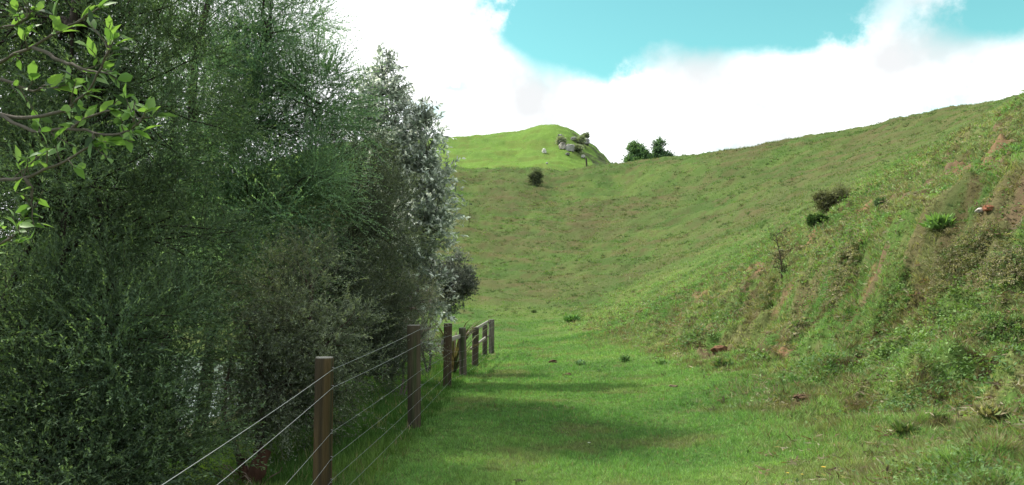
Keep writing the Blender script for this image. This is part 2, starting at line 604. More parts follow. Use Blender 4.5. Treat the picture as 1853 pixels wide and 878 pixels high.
def earth_mask(x, y, bank):
    n = fbm(x, y, 1.1, 4, 77) + .35 * fbm(x, y, 4, 2, 78)
    xl = x - 7.2 - .07 * (18 - y) * (y < 18) + .55 * fbm(x * .6, y, 2.4, 3, 71)
    face = sstep(-.95, -.55, xl) * sstep(.25, -.05, xl) * sstep(5, 9, y) * (1 - sstep(19, 26, y))
    return np.clip(bank * sstep(.56, .70, n) + face * sstep(.25, .6, n + .3 * fbm(x, y, .5, 2, 79)) * .8, 0, 1)


def grass_colour(x, y, F6, jit=0.0):
    """living colour of the sward at x, y (linear)"""
    z, sl, bank, rr_, hill, far = F6
    n = len(x)
    c = np.tile(C_GRASS, (n, 1))
    a = fbm(x, y, 2.2, 4, 101) + jit * RNG.normal(size=n)
    b = fbm(x, y, 9, 4, 102) + .4 * fbm(x, y, 1.2, 3, 105) + jit * RNG.normal(size=n)
    cc = fbm(x, y, .7, 3, 103) + jit * RNG.normal(size=n)
    c = lerp(c, C_LUSH, sstep(0, .6, -a) * .8)
    c = lerp(c, C_YELL, sstep(.05, .7, a) * .55)
    right = np.clip(bank + rr_, 0, 1)
    c = lerp(c, C_OLIVE, np.clip(hill * (.50 + .55 * b) * (1 - far), 0, 1))
    c = lerp(c, C_OLIVE, right * sstep(-.2, .5, b) * .6)
    c = lerp(c, C_STRAW, right * sstep(.25, .75, cc) * .65)
    c = lerp(c, C_BROWN, np.clip(right * sstep(.3, .8, -cc + .3 * b) * .75, 0, 1))
    c = lerp(c, C_BROWN, np.clip(hill * (1 - far) * sstep(.1, .75, .35 * b + .9 * fbm(x, y, 1.3, 3, 107)) * .38, 0, 1))
    c = lerp(c, C_BROWN * 1.1, np.clip(right * sstep(.35, .7, fbm(x * .8, y * 1.6, .55, 3, 108)) * .8, 0, 1))
    c = lerp(c, (.19, .18, .08), (1 - right) * sstep(.25, .8, fbm(x, y, .9, 4, 109) + .3 * fbm(x, y, 4, 2, 119)) * .6 * (1 - far))
    c = c * (1 - .12 * hill * (1 - far))[:, None]
    tr = np.sin((x * .35 + y * .25 + z * 1.1 + 1.2 * fbm(x, y, 6, 3, 33)) * 2.4)
    c = lerp(c, C_BROWN * 1.7, hill * (1 - far) * sstep(.55, .95, tr) * sstep(-.2, .5, fbm(x, y, 5, 2, 114)) * .38)
    c = lerp(c, C_SUNLIT * .95, far * (.92 - .35 * sstep(-.3, .6, b + .5 * fbm(x, y, 3.5, 3, 115))))  # fresher far pasture, brightened to stand for sun on that hill
    thatch = sstep(-1.7, -.6, x - 7.2 - .07 * (18 - y) * (y < 18)) * sstep(1.9, .6, x - 7.2 - .07 * (18 - y) * (y < 18)) * sstep(4, 8, y) * (1 - sstep(22, 32, y))
    c = lerp(c, (.20, .165, .085), thatch * sstep(-.1, .6, fbm(x, y, .7, 3, 112)) * .6)
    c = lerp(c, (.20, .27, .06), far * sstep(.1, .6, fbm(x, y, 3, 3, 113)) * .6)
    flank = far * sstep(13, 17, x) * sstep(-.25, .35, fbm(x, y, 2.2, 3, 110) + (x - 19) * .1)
    c = lerp(c, (.08, .11, .055), flank * .9)  # scree on the knoll's right flank, darkened further as its shaded side
    return c


def make_ground():
    # one sheet: rings closer together near the camera, spokes closer together ahead
    fine = np.arange(-.70, .72, .00165)
    coarse = np.arange(.72 + .02, 2 * math.pi - .70 - .001, .03)
    th = np.concatenate([fine, coarse])
    rs = [0.6]
    while rs[-1] < 2600:
        r = rs[-1]
        st = .03 if r < 3.5 else (.0052 if r < 60 else (.0062 if r < 260 else .04))
        rs.append(r * (1 + st))
    rs = np.array(rs)
    R, T = np.meshgrid(rs, th, indexing='ij')
    X = (R * np.sin(T)).ravel(); Y = (R * np.cos(T)).ravel()
    F6 = fields(X, Y)
    nr, na = R.shape
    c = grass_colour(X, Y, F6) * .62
    c = lerp(c, C_EARTH * .62, .22 * np.ones(len(X)))
    em = earth_mask(X, Y, F6[2])
    ne = vnoise(X * .9, Y * .9, 5)
    ec = lerp(np.tile(C_EARTH, (len(X), 1)), (.19, .12, .065), sstep(.5, .8, ne))
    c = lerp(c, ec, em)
    # bare mud under the trees and down to the river
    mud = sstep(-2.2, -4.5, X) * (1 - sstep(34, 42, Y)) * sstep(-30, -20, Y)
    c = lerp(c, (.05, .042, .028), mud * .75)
    V = np.stack([X, Y, F6[0]], 1)
    i = np.arange(nr - 1)[:, None] * na; j = np.arange(na)[None]
    j2 = (j + 1) % na
    q = np.stack([i + j, i + na + j, i + na + j2, i + j2], -1).reshape(-1, 4)
    # middle cap
    V = np.concatenate([V, [[0, 0, float(gz(0, 0)[0])]]])
    c = np.concatenate([c, [C_GRASS]])
    cc = len(V) - 1
    t = np.stack([np.full(na, cc), np.arange(na), (np.arange(na) + 1) % na], 1)
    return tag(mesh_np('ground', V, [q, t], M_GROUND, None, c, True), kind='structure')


make_ground()
wv = np.array([(-400, -400, -1.35), (-4.5, -400, -1.35), (-4.5, 70, -1.35), (-400, 70, -1.35)])
tag(mesh_np('water', wv, np.array([[0, 1, 2, 3]]), M_WATER), kind='structure')


# ------------------------------------------------------------------ sward
def scatter(n, rmin, rmax, amin=-.60, amax=.60):
    """more plants per square metre near the path, fewer far away"""
    r = np.exp(RNG.uniform(math.log(rmin), math.log(rmax), n))
    a = RNG.uniform(amin, amax, n)
    return r * np.sin(a), r * np.cos(a), r


def blades(x, y, z, k, L, W, col, lean=.55):
    """k blades from every tuft, each a narrow bent leaf"""
    n = len(x)
    p = np.repeat(np.stack([x, y, z], 1), k, axis=0)
    L = np.repeat(L, k) * RNG.uniform(.55, 1.2, n * k)
    W = np.repeat(W, k)
    p[:, :2] += RNG.normal(size=(n * k, 2)) * (W * 2.2)[:, None]
    p[:, 2] -= L * .12
    d = rdir(n * k); d[:, 2] = 0
    d = unit(d) * lean * RNG.uniform(.2, 1.7, (n * k, 1)); d[:, 2] = 1
    d = unit(d)
    c = np.repeat(col, k, axis=0) * RNG.uniform(.75, 1.3, (n * k, 1))
    return leaf_quads(p, d, L, W, c, fold=.07)


def make_pasture():
    parts = []
    # close turf
    x, y, r = scatter(210000, 4.2, 34)
    F6 = fields(x, y)
    keep = (x > -1.7) & (F6[2] < .75) & (RNG.random(len(x)) > earth_mask(x, y, F6[2]))
    x, y, r = x[keep], y[keep], r[keep]; F6 = [f[keep] for f in F6]
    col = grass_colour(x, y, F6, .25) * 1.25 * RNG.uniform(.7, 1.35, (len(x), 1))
    dry = RNG.random(len(x)) < .05 + .15 * F6[3]
    col[dry] = C_STRAW * RNG.uniform(.6, 1.1, (dry.sum(), 1))
    h = .030 + .030 * np.clip(fbm(x, y, .5, 3, 301) + .4, 0, 1.4) + .05 * F6[3]
    sc = 1 + r / 26
    parts.append(blades(x, y, F6[0], 4, h * sc, .0042 * (r / 7) ** .85, col, .8))
    # the slopes beyond
    x, y, r = scatter(230000, 30, 255, -.45, .60)
    F6 = fields(x, y)
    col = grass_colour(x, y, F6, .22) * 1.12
    h = (.05 + .10 * np.clip(fbm(x, y, 1.4, 3, 302) + .3, 0, 1.3)) * (.6 + r / 90)
    h = h * (1 - .45 * F6[5])
    parts.append(blades(x, y, F6[0], 3, h, .022 * (r / 40), col, 1.1))
    # coarse tussocks on every slope, dark green or dry
    x, y, r = scatter(30000, 11, 125, -.42, .60)
    F6 = fields(x, y)
    w = np.clip(F6[4] * .8 + F6[3] * .8 + .05, 0, 1) * (1 - F6[5]) * sstep(-.5, .5, fbm(x, y, 5, 3, 311) + .5 * fbm(x, y, 1.2, 2, 312))
    keep = RNG.random(len(x)) < w
    x, y, r = x[keep], y[keep], r[keep]; F6 = [f[keep] for f in F6]
    n = len(x)
    pal = np.array([(.085, .145, .045), (.10, .165, .05), (.13, .13, .065), (.25, .24, .13), (.15, .25, .06)])
    col = pal[RNG.choice(5, n, p=[.26, .26, .20, .14, .14])] * RNG.uniform(.8, 1.2, (n, 1))
    sz = RNG.uniform(.35, 1.2, n) * (.40 + r / 85)
    parts.append(blades(x, y, F6[0], 16, .20 * sz, .030 * sz, col, 1.3))
    V = []; Fc = []; C = []; o = 0
    for v, f, c in parts:
        V.append(v); Fc.append(f + o); C.append(c); o += len(v)
    tag(mesh_np('pasture_grass', np.concatenate(V), np.concatenate(Fc), M_GRASS, None, np.concatenate(C)),
        'short mottled green pasture grass over the valley floor and slopes', 'grass', kind='stuff')


make_pasture()


def make_bank_cover():
    # tufts, tangled
    x, y, r = scatter(190000, 5, 60, 0.02, .62)
    F6 = fields(x, y)
    w = np.clip(F6[2] * 1.2 + F6[3] * .35, 0, 1) * (1 - .85 * earth_mask(x, y, F6[2]))
    keep = RNG.random(len(x)) < w
    x, y, r = x[keep], y[keep], r[keep]; F6 = [f[keep] for f in F6]
    col = grass_colour(x, y, F6, .3) * 1.5
    cl = fbm(x, y, .5, 3, 401) + .25 * RNG.normal(size=len(x)) * .5
    st = RNG.random(len(x)) < sstep(.2, .8, cl) * .5 + .06
    col[st] = C_STRAW * RNG.uniform(.5, 1.15, (st.sum(), 1))
    br = RNG.random(len(x)) < sstep(.15, .7, -cl) * .5 + .03
    col[br] = C_BROWN * RNG.uniform(.6, 1.5, (br.sum(), 1))
    h = (.035 + .10 * np.clip(cl + .35, 0, 1.4)) * (.75 + r / 30)
    v, f, c = blades(x, y, F6[0], 5, h, .0065 * (r / 9), col, 1.2)
    tag(mesh_np('bank_grass', v, f, M_GRASS, None, c), 'rough tangled green and straw coloured grass on the right hand bank', 'grass', kind='stuff')
    # dead grass lying in scraps
    x, y, r = scatter(6500, 5, 40, 0.08, .62)
    F6 = fields(x, y)
    keep = (RNG.random(len(x)) < np.clip(F6[2] + F6[3] * .8, 0, 1)) & (fbm(x, y, .7, 3, 421) > -.1)
    x, y, r = x[keep], y[keep], r[keep]; n = len(x)
    pal = np.array([(.30, .25, .15), (.20, .155, .09), (.12, .085, .05), (.38, .33, .22), (.22, .13, .08)])
    k = 12
    p = np.repeat(np.stack([x, y, F6[0][keep] + .02], 1), k, axis=0) + RNG.normal(size=(n * k, 3)) * (.035, .035, .008)
    p[:, 2] += .01
    d = rdir(n * k); d[:, 2] *= .35; d = unit(d)
    cg = np.repeat(pal[RNG.integers(0, 5, n)], k, axis=0) * RNG.uniform(.6, 1.3, (n * k, 1))
    v, f, c = leaf_quads(p, d, RNG.uniform(.04, .11, n * k) * np.repeat(.7 + r / 22, k), RNG.uniform(.008, .02, n * k) * np.repeat(.7 + r / 22, k), cg, .1)
    tag(mesh_np('dead_grass', v, f, M_GRASS, None, c), 'scraps of dry straw and brown litter lying over the bank', 'dead grass', kind='stuff')
    # small broad leaves of creeping weeds, in drifts
    x, y, r = scatter(60000, 5, 40, 0.05, .62)
    F6 = fields(x, y)
    dr = fbm(x, y, 1.5, 3, 411)
    w = np.clip(F6[2] * 1.1 + F6[3] * .12, 0, 1) * sstep(-.05, .5, dr) * (1 - .7 * sstep(16, 30, y))
    keep = RNG.random(len(x)) < w
    x, y, r = x[keep], y[keep], r[keep]; F6 = [f[keep] for f in F6]
    k = 5
    n = len(x)
    p = np.repeat(np.stack([x, y, F6[0]], 1), k, axis=0)
    rr = np.repeat(r, k)
    p += RNG.normal(size=p.shape) * (.035 * (.5 + rr / 14))[:, None]
    p[:, 2] += RNG.uniform(0, .09, n * k) * (.6 + rr / 20)
    d = rdir(n * k); d[:, 2] = np.abs(d[:, 2]) * .5 + .15; d = unit(d)
    base = lerp(np.tile(np.array((.085, .17, .045)), (n, 1)), (.16, .26, .07), sstep(-.4, .6, fbm(x, y, .8, 2, 413)))
    cg = np.repeat(base, k, axis=0) * RNG.uniform(.6, 1.5, (n * k, 1))
    L = RNG.uniform(.018, .045, n * k) * (.55 + rr / 14)
    up = rdir(n * k) * .5; up[:, 2] += 1
    v, f, c = leaf_quads(p, d, L, L * .62, cg, fold=.08, nrm=unit(up))
    tag(mesh_np('bank_weeds', v, f, M_GRASS, None, c), 'low leafy green weeds creeping over the steep bank', 'weeds', kind='stuff')


make_bank_cover()


def make_tall_grass():
    n = 26000
    x = RNG.uniform(-5.6, -.75, n); y = np.exp(RNG.uniform(math.log(3.2), math.log(27), n))
    fx = np.interp(y, [2.6, 6.2, 9.8, 15, 20, 28], [-1.3, -1.46, -1.19, -1.22, -1.1, -.72])
    keep = (x < fx + .10 + .12 * RNG.normal(size=n)) & (RNG.random(n) < sstep(4.5, 1.2, fx - x) + .06)
    x, y = x[keep], y[keep]; n = len(x)
    z = gz(x, y)
    g = fbm(x, y, 1.1, 3, 501)
    col = lerp(np.tile(np.array((.06, .15, .022)), (n, 1)), (.19, .29, .05), sstep(-.3, .6, g) * sstep(11, 6, y))
    dry = RNG.random(n) < .07
    col[dry] = C_STRAW * RNG.uniform(.7, 1.2, (dry.sum(), 1))
    h = .13 + .16 * np.clip(g + .6, 0, 1.4) * sstep(0, .7, np.interp(y, [2.6, 6.2, 9.8, 15, 20, 28], [-1.3, -1.46, -1.19, -1.22, -1.1, -.72]) - x)
    v, f, c = blades(x, y, z, 9, h, .005 * (.6 + y / 9), col, .45)
    tag(mesh_np('tall_grass', v, f, M_GRASS, None, c), 'long uncut grass growing under the trees behind the wire fence', 'grass', kind='stuff')


make_tall_grass()


# ------------------------------------------------------------------ trees and shrubs
def concat_leaves(parts):
    V = []; Q = []; T = []; C = []; o = 0
    for v, f, c in parts:
        V.append(v); C.append(c)
        for a in (f if isinstance(f, list) else [f]):
            (Q if a.shape[1] == 4 else T).append(a + o)
        o += len(v)
    fs = []
    if Q: fs.append(np.concatenate(Q))
    if T: fs.append(np.concatenate(T))
    return np.concatenate(V), fs, np.concatenate(C)


def tree(name, label, cat, base, stems, lobes, style, bark=(.06, .05, .04), mat=None, group=None):
    """lobes: (centre, radii, clumps). stems: list of (end point, base radius).
    style: dict twigs, per, L, W, cr (clump radius), tl (twig length), cols, tip, up, big"""
    base = np.array(base, float)
    root = empty(name, base, label, cat, group)
    tb = Tubes(); br = Tubes()
    tips = []
    for e, r0 in stems:
        st = base + np.array([RNG.normal() * r0 * 1.2, RNG.normal() * r0 * 1.2, -.15])
        p = curve(st, e, 12, 0, .05)
        tb.add(p, np.linspace(r0, r0 * .32, 12) * (1 + .12 * RNG.normal(size=12)), 8, bark)
        tips.append(p)
    allp = np.concatenate([t[3:] for t in tips])
    cc = []; out = []
    for (c, rad, n) in lobes:
        c = np.array(c, float); rad = np.array(rad, float)
        # limb to the heart of the lobe
        dist = np.linalg.norm(allp - c, axis=1) + .6 * np.maximum(allp[:, 2] - c[2], 0)
        s = allp[np.argmin(dist)]
        lp = curve(s, c, 9, .06, .06)
        br.add(lp, np.linspace(style.get('limb', .05), .015, 9), 6, bark)
        dd = rdir(n); q = RNG.random(n) ** (1 / 2.4)
        pos = c + dd * q[:, None] * rad
        cc.append(pos); out.append(dd * q[:, None])
        pick = RNG.permutation(n)[:max(3, int(n * style.get('twigfrac', .55)))]
        for i in pick:
            k = RNG.integers(2, 8)
            tw = curve(lp[k], pos[i] + dd[i] * .1, 6, RNG.uniform(-.05, .08), .05)
            br.add(tw, np.linspace(.014, .004, 6), 4, bark)
    cc = np.concatenate(cc); out = np.concatenate(out)
    # keep foliage off the ground
    ok = cc[:, 2] > gz(cc[:, 0], cc[:, 1]) + .1
    cc, out = cc[ok], out[ok]
    n = len(cc)
    K, T = style['per'], style['twigs']
    up = style.get('up', .35)
    cr = style['cr'] * RNG.uniform(.65, 1.3, n)
    ctint = RNG.random(n)
    cbright = RNG.uniform(*style.get('cbr', (.65, 1.35)), n)
    d = rdir(n * T) + np.repeat(out, T, axis=0) * style.get('outw', .9) + np.array([0, 0, up])
    d = unit(d)
    s = np.repeat(cc, T, axis=0) + d * (np.repeat(cr, T) * RNG.uniform(0, .75, n * T))[:, None] + RNG.normal(size=(n * T, 3)) * (np.repeat(cr, T) * .28)[:, None]
    tl = style['tl'] * RNG.uniform(.5, 1.25, n * T)
    t = np.tile(np.linspace(.06, 1, K), n * T) + RNG.uniform(-.04, .04, n * T * K)
    dl = np.repeat(d, K, axis=0); sl_ = np.repeat(s, K, axis=0); tt = (t * np.repeat(tl, K))
    sag = style.get('sag', -.12)
    p = sl_ + dl * tt[:, None]
    p[:, 2] += sag * tt * t
    ld = unit(dl * style.get('along', .8) + rdir(len(p)) * .9)
    c0, c1, c2 = [np.array(c) for c in style['cols']]
    ti = np.repeat(np.repeat(ctint, T), K)
    col = lerp(np.tile(c0, (len(p), 1)), c1, ti)
    tipm = sstep(.55, 1.0, t) * (RNG.random(len(p)) < style.get('tip', .3))
    col = lerp(col, c2, tipm)
    col *= (np.repeat(np.repeat(cbright, T), K) * RNG.uniform(.7, 1.3, len(p)))[:, None]
    L = style['L'] * RNG.uniform(.6, 1.35, len(p)); W = style['W'] * RNG.uniform(.7, 1.3, len(p))
    if style.get('big'):
        nr = rdir(len(p)) * .8; nr[:, 2] += .9
        v, f, c = leaf_big(p, ld, unit(nr), L, W, col)
    else:
        v, f, c = leaf_quads(p, ld, L, W, col, fold=.1)
    # the fine twigs that carry the leaves
    if style.get('showtwig', 1):
        sel = RNG.random(n * T) < .35
        ps = s[sel]; ds = d[sel]
        w = np.full(len(ps), style.get('tw', .006))
        tv, tf, tcol = leaf_quads(ps - ds * .08, ds, tl[sel] * 1.0, w, np.tile(np.array(style.get('twc', bark)), (len(ps), 1)))
        br.V.append(tv); o = br.n
        br.F.extend((tf + o).tolist()); br.C.append(tcol); br.n += len(tv)
    if style.get('merge'):
        tb.F += [tuple(i + tb.n for i in q) for q in br.F]; tb.V += br.V; tb.C += br.C
        tb.build('stems', M_BARK, root)
    else:
        tb.build('trunk', M_BARK, root)
        br.build('branches', M_BARK, root, False)
    mesh_np('crown', v, f, mat or M_LEAF, root, c)
    return root


def G(x, y, dz=0):
    return (x, y, float(gz(x, y)[0]) + dz)


KAN = dict(twigs=26, per=26, L=.042, W=.013, cr=.42, tl=.55, up=.45, limb=.05, sag=-.1,
           cols=[(.032, .062, .020), (.055, .095, .028), (.10, .15, .04)], tip=.35)

# tall feathery tree filling the far left
tree('kanuka_tree', 'tall olive green fine leaved tree at the far left with dark leaning stems', 'tree',
     G(-4.6, 6.9), [(P(60, 200, 7.3), .055), (P(130, 60, 7.5), .05), (P(-60, 100, 7.2), .05)],
     [(P(60, 60, 8.2), (1.3, 1.0, 1.3), 75), (P(220, 60, 8.4), (1.0, .8, .9), 40), (P(230, 200, 8.2), (1.1, .9, 1.0), 60), (P(90, 380, 7.6), (1.2, .9, .9), 60),
      (P(260, 420, 8.0), (1.0, .8, .9), 55), (P(120, 620, 7.0), (1.1, .8, .7), 55), (P(235, 640, 7.0), (.62, .7, .7), 38),
      (P(160, 800, 6.8), (.95, .7, .6), 55), (P(60, 880, 6.4), (.9, .6, .4), 40), (P(-10, 760, 6.7), (.9, .7, .9), 40), (P(270, 820, 6.6), (.40, .4, .35), 16), (P(130, -160, 8.4), (1.6, 1.2, 1.0), 50)],
     dict(KAN, L=.034, W=.011, per=28, twigs=26, tl=.50, cr=.26, along=1.2, cbr=(.55, 1.5), cols=[(.050, .088, .052), (.085, .130, .070), (.14, .195, .095)]), (.030, .024, .019))

# brighter feathery tree in the middle of the group, open at the top
tree('kanuka_tree', 'tallest feathery mid green tree in the middle of the group, sky showing through its top', 'tree',
     G(-4.6, 11.2), [(P(400, -60, 11.4), .10), (P(480, 60, 11.2), .08), (P(300, 100, 11.6), .08)],
     [(P(380, 60, 12), (1.5, 1.1, 1.2), 72), (P(490, 70, 11.4), (.62, .7, 1.1), 34), (P(330, -80, 12), (1.6, 1.1, 1.0), 50), (P(440, -90, 11.6), (.85, .9, .8), 30),
      (P(380, 250, 11), (1.4, 1.0, 1.0), 60), (P(520, 230, 11), (.95, .8, .9), 50), (P(480, 380, 10.6), (1.15, .9, .75), 40),
      (P(330, 450, 10.8), (1.2, .9, .9), 42), (P(585, 190, 11.2), (.38, .5, .7), 12), (P(430, 500, 10.4), (.9, .7, .5), 26)],
     dict(KAN, twigs=34, per=34, L=.034, W=.011, cr=.26, tl=.62, along=1.5, sag=-.16, up=.35, cbr=(.55, 1.5), cols=[(.095, .18, .11), (.18, .285, .175), (.29, .40, .24)]), (.05, .042, .036))

# dense dark tree behind, closes the gap between the two
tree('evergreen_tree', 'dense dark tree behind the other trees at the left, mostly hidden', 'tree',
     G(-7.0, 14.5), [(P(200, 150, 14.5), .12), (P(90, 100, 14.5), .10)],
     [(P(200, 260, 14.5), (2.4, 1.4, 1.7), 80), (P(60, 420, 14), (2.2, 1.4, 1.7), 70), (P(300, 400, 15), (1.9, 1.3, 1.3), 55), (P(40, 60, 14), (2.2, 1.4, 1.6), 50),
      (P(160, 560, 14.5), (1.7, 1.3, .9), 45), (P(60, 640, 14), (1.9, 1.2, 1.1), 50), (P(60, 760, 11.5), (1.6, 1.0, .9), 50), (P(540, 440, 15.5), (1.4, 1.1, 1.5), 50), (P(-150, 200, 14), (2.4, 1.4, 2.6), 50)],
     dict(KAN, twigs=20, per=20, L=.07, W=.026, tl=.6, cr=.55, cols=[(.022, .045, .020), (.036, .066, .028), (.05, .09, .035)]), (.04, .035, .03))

# olive grey shrub over the wires
tree('tea_tree_shrub', 'grey olive bushy shrub leaning over the fence wires above a reddish stump', 'shrub',
     G(-2.62, 8.0), [(P(470, 620, 8.4), .06), (P(560, 600, 8.8), .045), (P(420, 640, 8.3), .045)],
     [(P(530, 570, 9.0), (.55, .6, .40), 36), (P(450, 640, 8.6), (.38, .5, .30), 18), (P(600, 640, 9.0), (.34, .5, .55), 30), (P(560, 480, 9.4), (.25, .4, .40), 12), (P(480, 500, 9.2), (.2, .3, .3), 7), (P(420, 560, 8.9), (.2, .3, .3), 7), (P(510, 700, 8.6), (.50, .5, .40), 36),
      (P(560, 740, 8.8), (.34, .4, .28), 20), (P(470, 740, 8.5), (.3, .35, .25), 12)],
     dict(KAN, twigs=26, per=26, L=.030, W=.010, tl=.30, cr=.25, limb=.03, cols=[(.085, .105, .080), (.145, .165, .125), (.24, .27, .20)], tip=.35, twc=(.09, .08, .065)), (.065, .048, .04))

# dark brushy shrub
tree('brush_shrub', 'dark grey green upright brushy shrub between the olive shrub and the silvery tree', 'shrub',
     G(-2.9, 12.6), [(P(640, 420, 12.6), .06), (P(680, 470, 12.6), .05)],
     [(P(640, 340, 12.2), (.55, .6, .85), 40), (P(620, 480, 11.8), (.62, .6, .75), 44), (P(585, 560, 11.4), (.4, .5, .45), 24), (P(690, 420, 12.8), (.48, .5, .8), 34), (P(690, 560, 12.8), (.42, .5, .5), 30), (P(700, 640, 12.8), (.40, .45, .40), 26), (P(650, 670, 12.6), (.5, .45, .35), 26),
      (P(640, 600, 12.6), (.55, .5, .55), 28)],
     dict(KAN, twigs=30, per=24, L=.032, W=.010, tl=.42, cr=.3, up=.9, cols=[(.065, .080, .068), (.10, .12, .098), (.15, .175, .14)], tip=.3), (.05, .045, .04))

# silvery broadleaf
tree('broadleaf_tree', 'silvery green broadleaf tree, rightmost tall tree of the group by the fence', 'tree',
     G(-2.75, 16.6), [(P(720, 260, 16.6), .07), (P(690, 180, 16.6), .06), (P(770, 300, 16.5), .05)],
     [(P(688, 165, 16.6), (.42, .5, .50), 26), (P(715, 215, 16.6), (.42, .5, .50), 24), (P(660, 230, 16.8), (.45, .5, .7), 26), (P(765, 265, 16.4), (.33, .5, .55), 26), (P(705, 300, 16.4), (.62, .6, .6), 44),
      (P(760, 345, 16.2), (.55, .6, .6), 44), (P(740, 420, 16.0), (.72, .65, .6), 60), (P(775, 400, 16.0), (.38, .5, .6), 28), (P(710, 480, 16), (.7, .6, .5), 40), (P(700, 560, 16.2), (.7, .6, .5), 40), (P(760, 520, 16.2), (.5, .5, .5), 26), (P(720, 620, 16.2), (.6, .5, .35), 26), (P(690, 390, 16.4), (.6, .6, .6), 34), (P(690, 118, 16.6), (.10, .15, .25), 5),
      (P(768, 218, 16.4), (.10, .15, .22), 4)],
     dict(twigs=8, per=11, L=.095, W=.042, cr=.20, tl=.32, up=.5, limb=.035, sag=-.05, big=1, along=.9,
          cols=[(.16, .21, .165), (.42, .47, .41), (.84, .86, .81)], tip=.75), (.09, .08, .07), M_LEAF_GREY)

# round grey shrub by the far posts, and the wispy one in front of it
tree('round_shrub', 'round dark grey shrub overhanging the fence at the right edge of the trees', 'shrub',
     G(-2.0, 19.3), [(P(800, 540, 19), .04), (P(770, 540, 19), .035)],
     [(P(820, 500, 19), (.40, .5, .42), 40), (P(795, 540, 19), (.45, .5, .42), 28), (P(830, 525, 18.9), (.26, .4, .28), 20), (P(760, 490, 19), (.45, .4, .3), 18)],
     dict(twigs=14, per=12, L=.055, W=.024, cr=.16, tl=.2, up=.3, limb=.02, sag=0, cols=[(.075, .092, .07), (.13, .148, .12), (.26, .28, .25)], tip=.25), (.09, .08, .075), M_LEAF_GREY)
tree('wispy_shrub', 'thin pale grey twiggy shrub behind the second fence post', 'shrub',
     G(-1.95, 13.4), [(P(745, 560, 13.4), .02), (P(765, 590, 13.2), .018), (P(715, 600, 13.5), .018)],
     [(P(745, 555, 13.4), (.35, .3, .35), 24), (P(760, 615, 13.3), (.30, .3, .35), 20), (P(720, 610, 13.4), (.26, .3, .35), 16)],
     dict(twigs=14, per=8, L=.030, W=.010, cr=.2, tl=.30, up=.7, limb=.01, sag=0, tw=.008, twc=(.20, .17, .16), twigfrac=.9,
          cols=[(.10, .11, .075), (.16, .16, .12), (.2, .2, .16)], tip=.25), (.17, .14, .13))


